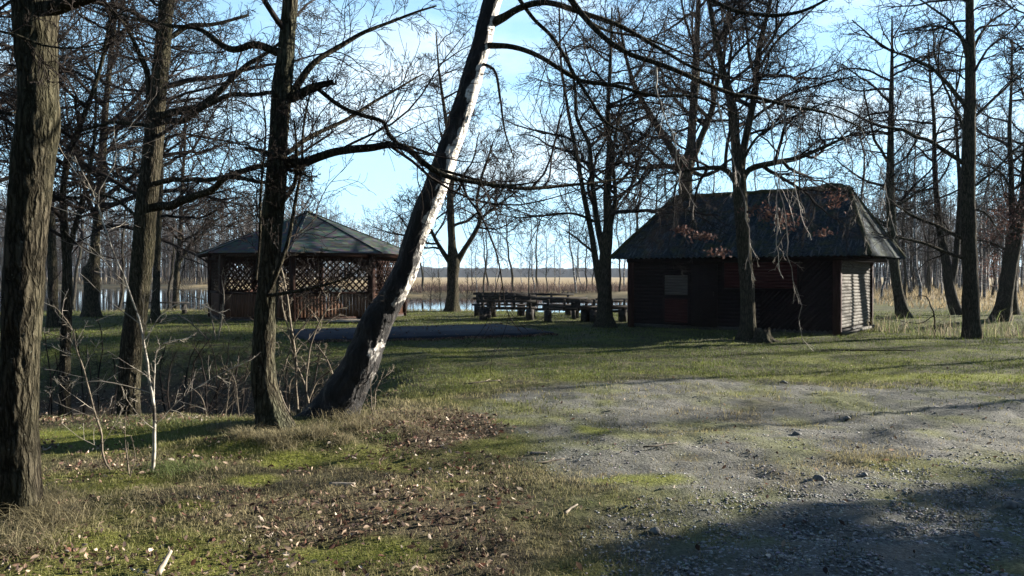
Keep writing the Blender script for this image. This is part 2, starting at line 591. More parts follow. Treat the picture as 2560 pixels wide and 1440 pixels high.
def roof_mats():
    m = MT('roof_sheet', 0.95, 0.05)
    f = m.noise(m.mp((3, 3, 3)), 1.0, 6, 0.65)
    g = m.noise(m.mp((14, 14, 14)), 1.0, 4, 0.6)
    col = m.ramp(g, (0.3, (0.006, 0.008, 0.010)), (0.55, (0.018, 0.024, 0.028)), (0.8, (0.05, 0.062, 0.07)))
    lich = m.noise(m.mp((16, 2.2, 2.2)), 1.0, 4, 0.6)
    col = m.mix(m.ramp(lich, (0.54, 0.0), (0.66, 0.7)), col, (0.06, 0.074, 0.082))
    col = m.mix(m.ramp(f, (0.48, 0.0), (0.66, 0.75)), col, (0.035, 0.04, 0.018))
    m.color(col).bump(g, 0.5, 0.01)
    MAT['roof_sheet'] = m.m
    m = MT('shingle', 0.85, 0.2)
    v = m.obj()
    sx = m.n.new('ShaderNodeSeparateXYZ')
    m.l.new(v, sx.inputs[0])
    rows = m.math('FRACT', m.math('MULTIPLY', sx.outputs['Z'], 14.0))
    ce = m.vor(m.mp((5, 5, 14)), 1.0, out='Color')
    f = m.noise(m.mp((2, 2, 4)), 1.0, 5)
    col = m.ramp(f, (0.35, (0.008, 0.016, 0.014)), (0.65, (0.024, 0.032, 0.025)))
    col = m.mix(0.25, col, m.mix(1.0, ce, (0.12, 0.13, 0.11), 'MULTIPLY'))
    col = m.mix(m.ramp(rows, (0.0, 0.75), (0.16, 0.0)), col, (0.02, 0.022, 0.02))
    m.color(col).bump(rows, 0.6, 0.012)
    MAT['shingle'] = m.m
    m = MT('moss', 0.95, 0.05)
    f = m.noise(m.mp((30, 30, 30)), 1.0, 4)
    m.color(m.ramp(f, (0.3, (0.014, 0.016, 0.008)), (0.7, (0.05, 0.05, 0.024)))).bump(f, 0.8, 0.02)
    MAT['moss'] = m.m
    m = MT('stone', 0.85, 0.25)
    f = m.noise(m.mp((9, 9, 9)), 1.0, 5)
    m.color(m.ramp(f, (0.3, (0.05, 0.048, 0.044)), (0.7, (0.17, 0.165, 0.15)))).bump(f, 0.6, 0.01)
    MAT['stone'] = m.m
    m = MT('blue_plastic', 0.4, 0.5)
    m.color(m.ramp(m.noise(m.mp((20, 20, 20)), 1.0, 2), (0.3, (0.06, 0.22, 0.36)), (0.7, (0.09, 0.28, 0.42))))
    MAT['blue_plastic'] = m.m
    m = MT('needle', 0.8, 0.15)
    m.color(m.ramp(m.noise(m.mp((2, 2, 2)), 1.0, 3), (0.3, (0.018, 0.032, 0.014)), (0.7, (0.045, 0.07, 0.03))))
    MAT['needle'] = m.m


roof_mats()


# ------------------------------------------------------------------ ground, water
def axis(parts):
    out = []
    for a, b, st in parts:
        out.append(np.arange(a, b, st))
    out.append([parts[-1][1]])
    return np.concatenate(out)


gx = axis([(-1800, -300, 150), (-300, -60, 12), (-60, -14, 1.0), (-14, -7, 0.22), (-7, 8, 0.075), (8, 15, 0.2), (15, 60, 1.0), (60, 300, 12), (300, 1800, 150)])
gy = axis([(-120, -10, 10), (-10, 2, 1.0), (2, 3.4, 0.2), (3.4, 13, 0.075), (13, 24, 0.16), (24, 48, 0.45), (48, 160, 2.0), (160, 400, 12), (400, 2600, 200)])
GX, GY = np.meshgrid(gx, gy)
GZ = gh(GX, GY)
ga, mo, le, dr, pe = masks(GX, GY)
GZ = GZ + ga * sm(20, 10, GY) * 0.035 * (n2(GX, GY, 7.0, 71, 2) - 0.5)
far = sm(40, 95, GY + 0 * GX)
far = np.maximum(far, sm(20, 34, GX) * sm(24, 32, GY))
far = np.maximum(far, sm(-30, -60, GX))
g = MB()
idx = np.arange(GX.size).reshape(GX.shape)
g.add(np.stack([GX, GY, GZ], -1), np.stack([idx[:-1, :-1], idx[:-1, 1:], idx[1:, 1:], idx[1:, :-1]], -1).reshape(-1, 4))
ground = g.build('ground', MAT['ground'], None, True)
for nm, ch in (('mask1', (ga, mo, le)), ('mask2', (dr, far, pe))):
    at = ground.data.color_attributes.new(nm, 'FLOAT_COLOR', 'POINT')
    C = np.stack([c.ravel() for c in ch] + [np.ones(GX.size)], -1)
    at.data.foreach_set('color', C.astype(np.float32).ravel())
tag(ground, 'grassy and gravelly ground of the clearing, running on to the dry field', kind='structure')

g = MB()
g.add([(-125, 35.5, -0.45), (18, 35.5, -0.45), (18, 90, -0.45), (-125, 160, -0.45)], [(0, 1, 2, 3)])
tag(g.build('pond_water', MAT['water']), 'still pond beyond the clearing', kind='structure')

# ------------------------------------------------------------------ trees
def walk(rng, p0, d0, L, K, wig, up):
    n = len(p0)
    P = np.zeros((n, K, 3))
    P[:, 0] = p0
    d = d0.copy()
    st = (L / (K - 1))[:, None]
    for k in range(1, K):
        P[:, k] = P[:, k - 1] + d * st
        d = d + rng.normal(0, wig, (n, 3))
        d[:, 2] += up
        d /= np.linalg.norm(d, axis=1, keepdims=True)
    return P


def spawn(rng, P, Rr, n, t0, t1, ang, lens, K, wig, up, rk, rmin, taper=0.35, absl=None, shrink=0.5):
    N, Kp, _ = P.shape
    idx = np.repeat(np.arange(N), n)
    M = N * n
    t = t0 + (t1 - t0) * (np.tile(np.arange(n), N) + rng.rand(M)) / n
    f = t * (Kp - 1)
    k = np.clip(f.astype(int), 0, Kp - 2)
    w = (f - k)[:, None]
    a, b = P[idx, k], P[idx, k + 1]
    p0 = a * (1 - w) + b * w
    T = b - a
    T /= np.linalg.norm(T, axis=1, keepdims=True) + 1e-9
    r_at = Rr[idx, k] * (1 - w[:, 0]) + Rr[idx, k + 1] * w[:, 0]
    q = rng.normal(size=(M, 3))
    q -= (q * T).sum(1, keepdims=True) * T
    q /= np.linalg.norm(q, axis=1, keepdims=True) + 1e-9
    an = np.radians(rng.uniform(ang[0], ang[1], M))[:, None]
    d0 = np.cos(an) * T + np.sin(an) * q
    if absl is None:
        L = np.linalg.norm(np.diff(P, axis=1), axis=2).sum(1)[idx] * rng.uniform(lens[0], lens[1], M) * (1 - shrink * t)
    else:
        L = rng.uniform(absl[0], absl[1], M) * (1 - shrink * t)
    Pn = walk(rng, p0, d0, L, K, wig, up)
    r0 = np.maximum(np.minimum(r_at * 0.7, rk * L), rmin)
    tt = np.linspace(0, 1, K)[None]
    return Pn, np.maximum(r0[:, None] * (1 - (1 - taper) * tt), rmin * 0.8)


def resample(P, Rr, K):
    t = np.linspace(0, P.shape[1] - 1, K)
    k = np.clip(t.astype(int), 0, P.shape[1] - 2)
    w = t - k
    return (P[:, k] * (1 - w)[None, :, None] + P[:, k + 1] * w[None, :, None], Rr[:, k] * (1 - w) + Rr[:, k + 1] * w)


def rough_trunk(pts, rad, Sd, step, amp, seed, flare=0.45, lobes=5, old_bark_shade=False):
    """a tapering trunk with lumps, bark ridges and a root flare"""
    P = np.asarray(pts, float)
    L = np.linalg.norm(np.diff(P, axis=0), axis=1).sum()
    n = max(8, int(L / step))
    A = crom(np.hstack([P, np.asarray(rad, float)[:, None]]), n)
    C, r = A[:, :3], np.maximum(A[:, 3], 0.004)
    V, Q = tubes(C[None], r[None], Sd)
    V = V.reshape(n, Sd, 3)
    D = V - C[:, None]
    s = np.linspace(0, L, n)
    th = np.arange(Sd) / Sd * 2 * math.pi
    u = D / (np.linalg.norm(D, axis=2, keepdims=True) + 1e-9)
    rr = r[:, None]
    cyl = np.stack([u[..., 0] * rr, u[..., 1] * rr, np.broadcast_to(s[:, None], rr.shape[:1] + (Sd,))], -1)
    lump = fbm(cyl * np.array([3.5, 3.5, 2.2]), 1.0, seed, 3) - 0.5
    fine = fbm(cyl * np.array([26, 26, 5.5]), 1.0, seed + 5, 3)
    ridge = 1 - np.abs(fine - 0.5) * 4
    k = 0.945 + 0.24 * lump + flare * np.exp(-s / 0.28)[:, None] * (0.6 + 0.4 * np.cos(th * lobes + seed + 2 * lump))
    near = np.clip(rr / 0.1, 0, 1)
    if old_bark_shade:                                    # cracked and swollen old bark low on the stem
        k = k + 0.22 * (fbm(cyl * np.array([6, 6, 5.0]), 1.0, seed + 21, 3) - 0.5) + 0.18 * (fbm(np.stack([s * 2.4, s * 0, s * 0], -1), 1.0, seed + 30, 2) - 0.5)[:, None]
        amp = amp * (1 + 1.6 * np.exp(-s / 1.2))[:, None]
    V = C[:, None] + u * (rr * k + amp * near * np.clip(ridge, -0.5, 1))[..., None]
    m = MB()
    if old_bark_shade:                                    # shade painted into the bark: dark on the side away from the sun
        shade_side = 0.5 - 0.5 * (u[..., 0] * 0.93 + u[..., 1] * 0.36)
        shade_side = sm(0.36, 0.56, shade_side + 0.85 * (fbm(cyl * np.array([10, 10, 4.0]), 1.0, seed + 9, 3) - 0.5) + 0.45 * (fbm(cyl * np.array([34, 34, 16]), 1.0, seed + 12, 2) - 0.5))
        m.add(V, Q, None, np.repeat(shade_side.reshape(-1, 1), 3, 1))
    else:
        m.add(V, Q)
    return m, C, r


def leaf_quads(rng, pos, size, cols):
    """small curled leaves: two folded quads each"""
    n = len(pos)
    a = rng.normal(size=(n, 3)); a /= np.linalg.norm(a, axis=1, keepdims=True)
    b = rng.normal(size=(n, 3)); b -= (a * b).sum(1, keepdims=True) * a; b /= np.linalg.norm(b, axis=1, keepdims=True)
    c = np.cross(a, b)
    s = np.asarray(size)[:, None]
    V = np.stack([pos - a * s, pos - a * s * .3 + b * s * .45 + c * s * .2, pos + a * s * .3 + b * s * .45 + c * s * .25, pos + a * s,
                  pos + a * s * .3 - b * s * .45 + c * s * .25, pos - a * s * .3 - b * s * .45 + c * s * .2], 1)
    i = np.arange(n)[:, None] * 6
    Q = np.concatenate([i + np.array([[0, 1, 2, 3]]), i + np.array([[0, 3, 4, 5]])])
    return V.reshape(-1, 3), Q, np.repeat(cols, 6, 0)


def pts_px(L, Y):
    """photo points (u, v, width, dY) -> world points and radii at distance Y + dY"""
    P, r = [], []
    for e in L:
        y = Y + (e[3] if len(e) > 3 else 0)
        P.append(px(e[0], e[1], y))
        r.append(e[2] / 2 / F * y * math.cos(math.atan((e[0] - 1280) / F)))   # a stem seen obliquely looks wider
    return np.array(P), np.array(r)


NB = [0]


def tree(name, label, cat, Y, trunk, limbs=(), stems=(), auto=(10, 0.35, 0.95, 2.0, 3.6), seed=1, mat='bark', lmat=None, tmat='twig', tw=0.004,
         dens=(11, 8, 4), group=None, near=False, up=0.03, up2=0.02, flare=0.45, old_bark_shade=False, leaves=None, len2=(0.34, 0.75), ang=(50, 85), wig=0.2, ext=0.2, limb_dens=None):
    rng = np.random.RandomState(seed)
    P, r = pts_px(trunk, Y)
    x0, y0 = P[0, 0], P[0, 1]
    z0 = float(gh(x0, y0))
    root = empty(name, (x0, y0, z0))
    tag(root, label, cat, group)
    O = np.array((x0, y0, z0))
    P[0, 2] = z0 - 0.12
    mb, C, rr = rough_trunk(P, r, 56 if near else 18, 0.03 if near else 0.15, 0.011 if near else 0.004, seed, flare, old_bark_shade=old_bark_shade)
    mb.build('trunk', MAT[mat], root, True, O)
    heads = [(C, rr)]
    for st in stems:
        p, q = pts_px(st, Y)
        mb, c, q = rough_trunk(p, q, 28 if near else 12, 0.05 if near else 0.15, 0.005 if near else 0.002, seed + 3, 0)
        mb.build('stem', MAT[lmat or mat], root, True, O)
        heads.append((c, q))
    L1P, L1R = [], []
    for lb in limbs:
        p, q = pts_px(lb, Y)
        q = q * 0.9
        A = crom(np.hstack([p, q[:, None]]), 22)
        # a little natural crookedness between the traced points
        A[1:, :3] += (np.stack([vnoise(A[1:, :3], 2.6, seed + k) for k in range(3)], -1) - 0.5) * np.minimum(0.16, A[1:, 3:4] * 2.4)
        mb, c, q = rough_trunk(A[:, :3], np.maximum(A[:, 3], tw), 14 if near else 7, 0.06 if near else 0.15, 0.003 if near else 0.0, seed + 7, 0)
        mb.build('limb', MAT[lmat or mat], root, True, O)
        a, b = resample(c[None], q[None], 12)
        L1P.append(a); L1R.append(b)
    crown = MB()
    for hi, (c, q) in enumerate(heads):
        a, b = resample(c[None], q[None], 24)
        n = int(auto[0] * 1.35) if hi == 0 else max(4, int(auto[0] * 0.6))
        if n:
            p, q2 = spawn(rng, a, b, n, auto[1] if hi == 0 else ext, auto[2], ang, None, 12, wig * 0.8, up, 0.016 if near else 0.019, tw, 0.25, absl=(auto[3], auto[4]), shrink=0.45)
            crown.add(*tubes(p, q2, 6))
            L1P.append(p); L1R.append(q2)
    P1, R1 = np.concatenate(L1P), np.concatenate(L1R)
    p2, r2 = spawn(rng, P1, R1, dens[0], 0.12, 1.0, (28, 62), len2, 10, wig * 0.85, up2, 0.0072 if near else 0.0120, tw, 0.25)
    crown.add(*tubes(p2, r2, 4))
    p3, r3 = spawn(rng, p2, r2, dens[1], 0.1, 1.0, (28, 62), (0.30, 0.65), 7, wig, up2, 0.008, tw, 0.35)
    crown.add(*tubes(p3, r3, 3))
    if dens[2]:
        p4, r4 = spawn(rng, p3, r3, dens[2], 0.12, 1.0, (28, 62), (0.3, 0.7), 4, wig * 0.9, up2, 0.006, tw * 0.8, 0.6)
        crown.add(*tubes(p4, r4, 3))
    crown.build('crown', MAT[tmat], root, False, O)
    if leaves:
        lp = []
        for (u, v, dY, ru, rv, n) in leaves:
            c = px(u, v, Y + dY)
            k = (Y + dY) / F
            lp.append(c + rng.normal(0, 0.45, (n, 3)) * np.array([ru * k, ru * k, rv * k]))
        lp = np.concatenate(lp)
        mb = MB()
        cols = np.array([(0.085, 0.042, 0.03)]) * rng.uniform(0.5, 1.5, (len(lp), 1)) + rng.uniform(0, 0.02, (len(lp), 1))
        V, Q, C = leaf_quads(rng, lp, rng.uniform(0.03, 0.06, len(lp)), cols)
        mb.add(V, Q, None, C)
        mb.build('dry_leaves', MAT['leaf'], root, False, O)
    return root


OAKS = 'bare deciduous trees around the clearing'

tree('oak_tree', 'thickest grey-green furrowed trunk, nearest the camera, cut by the frame edge', 'tree', 5.35,
     [(46, 1295, 122), (48, 1180, 108), (48, 1000, 104), (54, 800, 106), (65, 600, 106), (80, 420, 112), (95, 300, 116), (92, 180, 108), (88, 60, 120), (92, -60, 132), (80, -300, 110), (70, -700, 80), (60, -1100, 50), (60, -1500, 20)],
     limbs=[[(110, 20, 60), (180, 8, 44, -.1), (270, -30, 34, -.3), (420, -110, 24, -.5), (600, -220, 14, -.8)],
            [(60, -250, 60), (-120, -420, 44, .3), (-400, -560, 26, .8)],
            [(95, -500, 50), (260, -720, 36, .6), (420, -1000, 20, 1.2)],
            [(-30, 70, 10, -1.2), (50, 90, 9, -1.2), (100, 112, 8, -1.2), (180, 122, 6, -1.15), (262, 108, 3, -1.1)],
            [(40, 280, 9, .1), (10, 285, 8), (-60, 260, 6)]],
     auto=(8, 0.55, 0.95, 1.8, 3.2), seed=11, near=True, tw=0.0028, dens=(8, 7, 3), flare=0.28)

tree('oak_tree', 'leaning trunk rooted down in the leafy ditch, pale limbs reaching sideways', 'tree', 12.2,
     [(325, 1060, 62), (322, 960, 60), (332, 850, 60), (346, 740, 58), (358, 620, 57), (368, 500, 55), (384, 360, 50), (395, 230, 45), (408, 100, 40), (422, -60, 34), (432, -300, 26), (438, -600, 16), (440, -900, 6)],
     limbs=[[(405, 292, 28), (460, 275, 24, -.2), (520, 250, 21, -.4), (580, 205, 17, -.5), (640, 150, 13, -.6), (720, 90, 7, -.7)],
            [(400, 308, 22), (450, 300, 19, -.3), (500, 272, 17, -.5), (560, 245, 15, -.7), (650, 232, 12, -.9), (740, 222, 7, -1)],
            [(378, 522, 28), (440, 507, 26, -.2), (480, 490, 24, -.4), (560, 450, 19, -.8), (640, 420, 15, -1.2), (740, 385, 9, -1.5), (830, 330, 5, -1.8)],
            [(378, 262, 22), (366, 180, 18), (342, 110, 14, -.2), (305, 55, 10, -.4), (250, 5, 6, -.5)],
            [(372, 315, 14), (285, 305, 11, .2), (200, 325, 8, .4), (110, 300, 5, .6)],
            [(365, 560, 12), (320, 520, 10, .3), (265, 490, 9, .5), (190, 495, 6, .8), (120, 480, 4, 1)],
            [(405, 100, 18), (470, 68, 15, .2), (540, 62, 12, .4), (620, 35, 8, .7)],
            [(380, 462, 18), (470, 447, 15, -.5), (560, 445, 13, -.9), (650, 455, 11, -1.4), (720, 470, 7, -1.8)]],
     auto=(14, 0.30, 0.95, 2.0, 3.8), len2=(0.24, 0.55), seed=12, near=True, tw=0.0045, dens=(12, 8, 3))

tree('oak_tree', 'gnarled upright trunk with greenish bark and side shoots beside the leaning birch', 'tree', 7.95,
     [(692, 1098, 100), (672, 1020, 74), (658, 930, 62), (660, 840, 58), (667, 740, 55), (676, 640, 54), (683, 530, 53), (692, 430, 52), (697, 330, 46), (704, 230, 50), (714, 140, 42), (722, 40, 39), (735, -120, 37), (745, -450, 38), (750, -900, 18), (750, -1200, 6)],
     limbs=[[(715, 408, 32), (800, 396, 25, -.15), (900, 372, 23, -.25), (1000, 372, 20, -.3), (1085, 422, 17, -.35), (1160, 452, 13, -.3), (1300, 470, 11, -.1), (1420, 465, 9, .2), (1600, 440, 5, .6)],
            [(715, 245, 32), (770, 222, 26, -.1), (835, 205, 16, -.2)],
            [(725, 235, 24), (790, 150, 17, .1), (880, 95, 13, .3), (980, 55, 9, .5), (1090, 15, 5, .7)],
            [(705, 135, 27), (640, 116, 22), (590, 124, 20, .1), (545, 102, 17, .2), (490, 72, 14, .3), (400, 62, 11, .5), (300, 35, 6, .8)],
            [(780, 212, 14), (850, 262, 12, -.1), (905, 285, 12, -.2), (955, 302, 11, -.25), (968, 335, 12, -.27), (1005, 374, 12, -.3)],
            [(712, 385, 16), (800, 332, 12, .4), (880, 290, 10, .6), (960, 240, 8, .9), (1060, 185, 4, 1.2)],
            [(612, 370, 8, -.3), (680, 386, 15, -.35), (745, 405, 18, -.2)],
            [(668, 735, 18, -.3), (700, 650, 13, -.35), (722, 580, 11, -.3), (738, 500, 10, -.25), (752, 420, 9, -.2), (758, 320, 7, -.2), (785, 190, 4, -.1)],
            [(668, 738, 12, -.3), (760, 722, 9, -.5), (850, 700, 6, -.7), (905, 668, 3, -.8)],
            [(640, 700, 8, -.35), (650, 560, 8, -.35), (656, 440, 7, -.3), (662, 320, 5, -.3), (650, 200, 3, -.3)],
            [(700, 520, 16, -.1), (735, 462, 13, -.25), (740, 380, 8, -.3), (735, 300, 5, -.3)],
            [(722, 30, 18), (760, -40, 14, .1), (820, -120, 10, .3)],
            [(700, 420, 12, -.2), (745, 430, 9, -.3), (780, 446, 5, -.35)]],
     auto=(12, 0.42, 0.95, 1.6, 3.2), len2=(0.26, 0.62), seed=13, near=True, mat='bark_green', lmat='bark', tw=0.0031, dens=(17, 9, 4), flare=0.2)

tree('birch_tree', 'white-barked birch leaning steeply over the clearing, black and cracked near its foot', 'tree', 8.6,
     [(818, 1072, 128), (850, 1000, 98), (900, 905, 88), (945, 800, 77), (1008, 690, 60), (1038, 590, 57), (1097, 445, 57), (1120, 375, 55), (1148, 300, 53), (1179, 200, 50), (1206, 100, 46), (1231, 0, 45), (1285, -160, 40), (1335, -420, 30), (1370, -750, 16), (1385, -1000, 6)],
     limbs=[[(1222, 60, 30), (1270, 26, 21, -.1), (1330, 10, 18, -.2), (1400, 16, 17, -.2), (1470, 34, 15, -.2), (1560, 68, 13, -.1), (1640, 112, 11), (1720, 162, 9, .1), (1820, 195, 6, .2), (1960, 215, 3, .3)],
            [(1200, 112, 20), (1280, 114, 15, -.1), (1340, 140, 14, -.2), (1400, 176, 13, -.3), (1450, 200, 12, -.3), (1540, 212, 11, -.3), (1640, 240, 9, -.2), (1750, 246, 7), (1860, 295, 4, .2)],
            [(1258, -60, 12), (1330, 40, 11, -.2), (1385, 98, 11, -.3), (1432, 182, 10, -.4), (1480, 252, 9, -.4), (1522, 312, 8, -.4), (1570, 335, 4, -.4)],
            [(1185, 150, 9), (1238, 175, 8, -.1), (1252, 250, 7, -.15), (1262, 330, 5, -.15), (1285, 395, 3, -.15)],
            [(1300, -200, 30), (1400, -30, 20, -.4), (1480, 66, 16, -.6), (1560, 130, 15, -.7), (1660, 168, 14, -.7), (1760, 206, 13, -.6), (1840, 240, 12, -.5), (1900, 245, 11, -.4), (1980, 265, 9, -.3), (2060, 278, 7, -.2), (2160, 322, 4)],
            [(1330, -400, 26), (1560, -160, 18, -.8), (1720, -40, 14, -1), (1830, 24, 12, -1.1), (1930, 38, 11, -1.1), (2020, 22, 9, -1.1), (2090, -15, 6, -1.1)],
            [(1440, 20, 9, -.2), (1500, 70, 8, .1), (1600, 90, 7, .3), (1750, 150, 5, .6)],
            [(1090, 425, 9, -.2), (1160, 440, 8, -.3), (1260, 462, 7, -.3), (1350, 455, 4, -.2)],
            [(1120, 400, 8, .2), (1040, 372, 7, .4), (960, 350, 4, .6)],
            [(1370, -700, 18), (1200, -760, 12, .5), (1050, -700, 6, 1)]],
     auto=(6, 0.7, 0.95, 1.4, 2.6), seed=14, near=True, mat='birch', lmat='bark', tmat='twig', tw=0.0028, dens=(11, 8, 4), up2=-0.03, len2=(0.12, 0.32), old_bark_shade=True, flare=0.5)

tree('ditch_tree', 'slim dark trunk standing in the ditch behind the thickest trunk', 'tree', 13.6,
     [(163, 1072, 36), (162, 940, 31), (166, 780, 30), (168, 660, 27), (160, 560, 22), (158, 480, 18), (170, 400, 17), (198, 320, 15), (235, 220, 12), (262, 120, 10), (280, 0, 7), (300, -150, 4)],
     stems=[[(168, 640, 18), (190, 560, 15), (212, 480, 12), (232, 380, 9), (240, 260, 7), (236, 130, 4)]],
     auto=(14, 0.35, 0.95, 1.6, 3.2), seed=15, tw=0.0045, dens=(12, 7, 3))
tree('bankside_tree', 'dark swollen trunk at the water behind the ditch, with a lump at its waist', 'tree', 31,
     [(228, 795, 50), (228, 745, 42), (230, 700, 46), (226, 680, 50), (236, 655, 32), (240, 580, 24), (250, 500, 26), (255, 400, 22), (262, 290, 18), (275, 160, 14), (290, 20, 10), (300, -120, 5)],
     stems=[[(245, 560, 16), (215, 480, 12), (200, 400, 9), (170, 300, 6), (160, 200, 4)]],
     auto=(20, 0.25, 0.95, 3.5, 7.5), seed=16, tw=0.008, dens=(13, 8, 3))
tree('bankside_tree', 'narrow grey-green trunk half hidden behind the leaning ditch oak', 'tree', 27,
     [(388, 822, 30), (390, 740, 22), (393, 640, 19), (397, 540, 17), (402, 430, 15), (398, 300, 12), (405, 150, 8), (410, 20, 4)],
     auto=(16, 0.3, 0.95, 3.0, 6.0), seed=17, tw=0.0075, dens=(12, 7, 3))
tree('bankside_tree', 'slender forked tree by the water, left of the gazebo roof', 'tree', 38,
     [(438, 740, 20), (442, 690, 16), (448, 620, 13), (452, 540, 11), (456, 450, 9), (462, 360, 7), (462, 260, 4)],
     stems=[[(446, 660, 9), (478, 612, 7), (518, 572, 5), (560, 535, 3)]],
     auto=(14, 0.25, 0.95, 2.5, 5.5), seed=18, tw=0.009, dens=(9, 8, 3))
tree('bankside_tree', 'dark straight trunk close behind the thickest trunk, its foot at the pond', 'tree', 25,
     [(132, 815, 34), (132, 700, 28), (128, 580, 24), (122, 460, 20), (110, 330, 16), (118, 200, 12), (120, 50, 8), (125, -80, 4)],
     auto=(16, 0.3, 0.95, 2.5, 5.5), seed=19, tw=0.007, dens=(12, 7, 3))
tree('bankside_tree', 'dark trunk seen between the frame edge and the thickest trunk', 'tree', 20,
     [(-60, 850, 40), (-60, 700, 34), (-50, 550, 30), (-62, 400, 26), (-50, 200, 20), (-40, 0, 14), (-40, -200, 6)],
     auto=(18, 0.3, 0.95, 2.5, 5.5), seed=20, tw=0.006, dens=(12, 7, 3))
tree('forked_oak_tree', 'wide forked tree at the water right behind the leaning birch', 'tree', 36,
     [(1130, 782, 42), (1132, 740, 32), (1132, 690, 30), (1134, 655, 33), (1130, 610, 21), (1127, 540, 19), (1126, 480, 17), (1130, 440, 14), (1124, 370, 12), (1112, 280, 9), (1098, 180, 6), (1090, 80, 3)],
     stems=[[(1140, 660, 18), (1160, 625, 14), (1185, 585, 12), (1200, 550, 11), (1192, 505, 9), (1205, 440, 7), (1232, 360, 4)],
            [(1124, 655, 14), (1100, 618, 11), (1082, 585, 9), (1066, 545, 6), (1040, 500, 4)],
            [(1200, 548, 8), (1235, 520, 6), (1290, 480, 3)]],
     limbs=[[(1132, 568, 9), (1165, 552, 8), (1205, 520, 6), (1240, 480, 4)], [(1128, 500, 8), (1150, 460, 7), (1180, 400, 5), (1200, 330, 3)]],
     auto=(14, 0.4, 0.95, 2.2, 5.0), seed=21, tw=0.008, dens=(12, 7, 3))
tree('multi_stem_tree', 'dark many-stemmed tree against the left end of the cabin', 'tree', 25.2,
     [(1512, 822, 60), (1512, 780, 40), (1512, 720, 36), (1514, 640, 32), (1520, 560, 26), (1518, 480, 21), (1524, 380, 16), (1520, 280, 12), (1526, 150, 8), (1530, 20, 4)],
     stems=[[(1510, 760, 24), (1492, 670, 18), (1478, 580, 15), (1460, 490, 13), (1446, 410, 11), (1430, 330, 10), (1418, 262, 8), (1402, 150, 6), (1398, 20, 4)],
            [(1514, 660, 20), (1492, 550, 16), (1480, 450, 13), (1472, 360, 11), (1442, 295, 9), (1436, 210, 7), (1410, 110, 4)],
            [(1518, 600, 14), (1538, 500, 11), (1532, 400, 9), (1545, 300, 6), (1560, 200, 4)]],
     limbs=[[(1495, 560, 8), (1440, 535, 7, -.3), (1370, 538, 6, -.6), (1300, 545, 4, -.8), (1250, 535, 3, -1)],
            [(1500, 660, 8), (1470, 620, 7, .3), (1420, 580, 4, .6)]],
     auto=(13, 0.35, 0.95, 2.2, 4.6), seed=22, tw=0.0065, dens=(12, 7, 3))
tree('backyard_oak_tree', 'broad spreading tree rising behind the cabin ridge', 'tree', 33,
     [(1712, 790, 44), (1712, 640, 36), (1712, 500, 36), (1716, 425, 36), (1726, 370, 24), (1732, 290, 22), (1738, 200, 20), (1742, 90, 16), (1748, -40, 10), (1750, -160, 5)],
     stems=[[(1712, 440, 28), (1694, 395, 24), (1662, 345, 19), (1622, 280, 16), (1585, 210, 12), (1560, 120, 8), (1545, 20, 4)],
            [(1722, 420, 24), (1750, 350, 18), (1778, 280, 16), (1790, 220, 12), (1810, 130, 9), (1822, 20, 5)],
            [(1715, 425, 18), (1660, 415, 14), (1600, 420, 11), (1540, 400, 6)]],
     limbs=[[(1720, 425, 14), (1760, 440, 12), (1800, 420, 9), (1850, 380, 5)]],
     auto=(14, 0.42, 0.95, 3.0, 6.0), seed=23, tw=0.008, dens=(13, 8, 3))
tree('yard_oak_tree', 'tree standing directly in front of the cabin, forking above the roof', 'tree', 19.6,
     [(1868, 856, 62), (1870, 815, 42), (1868, 720, 39), (1860, 620, 37), (1852, 530, 36), (1848, 450, 36), (1842, 385, 27), (1836, 320, 25), (1834, 280, 24), (1814, 205, 19), (1798, 130, 17), (1782, 55, 14), (1766, -40, 10), (1750, -180, 5)],
     stems=[[(1850, 455, 24), (1858, 380, 20), (1872, 310, 20), (1888, 230, 18), (1892, 170, 17), (1902, 100, 14), (1924, 10, 11), (1942, -90, 7)],
            [(1852, 470, 15), (1872, 425, 16), (1930, 408, 15, -.3), (1990, 396, 14, -.6), (2055, 370, 10, -.8), (2130, 335, 5, -1)],
            [(1846, 470, 14), (1815, 425, 14, .2), (1765, 420, 11, .4), (1700, 428, 8, .7), (1640, 440, 4, 1)]],
     limbs=[[(1892, 180, 10), (1940, 110, 8, -.3), (1990, 60, 6, -.5), (2060, 0, 3, -.8)], [(1876, 300, 10), (1950, 250, 9, .2), (2030, 215, 7, .4), (2140, 190, 4, .7)],
            [(1890, 200, 9), (1870, 110, 8, .3), (1860, 20, 5, .5)], [(1860, 400, 9), (1885, 350, 8, -.3), (1960, 300, 6, -.6), (2080, 250, 4, -1)]],
     auto=(12, 0.5, 0.95, 2.2, 4.4), seed=24, tw=0.0055, dens=(13, 8, 3),
     leaves=[(1710, 575, -1.2, 30, 14, 70), (1760, 592, -1.2, 32, 12, 110), (1800, 632, -1.2, 34, 12, 70), (1920, 530, -1.2, 40, 22, 130), (1960, 550, -1.2, 40, 26, 130), (1880, 525, -1.2, 24, 10, 50), (2055, 582, -1.2, 28, 10, 60), (2088, 495, 1, 30, 30, 110), (1700, 400, -1, 60, 30, 40)])
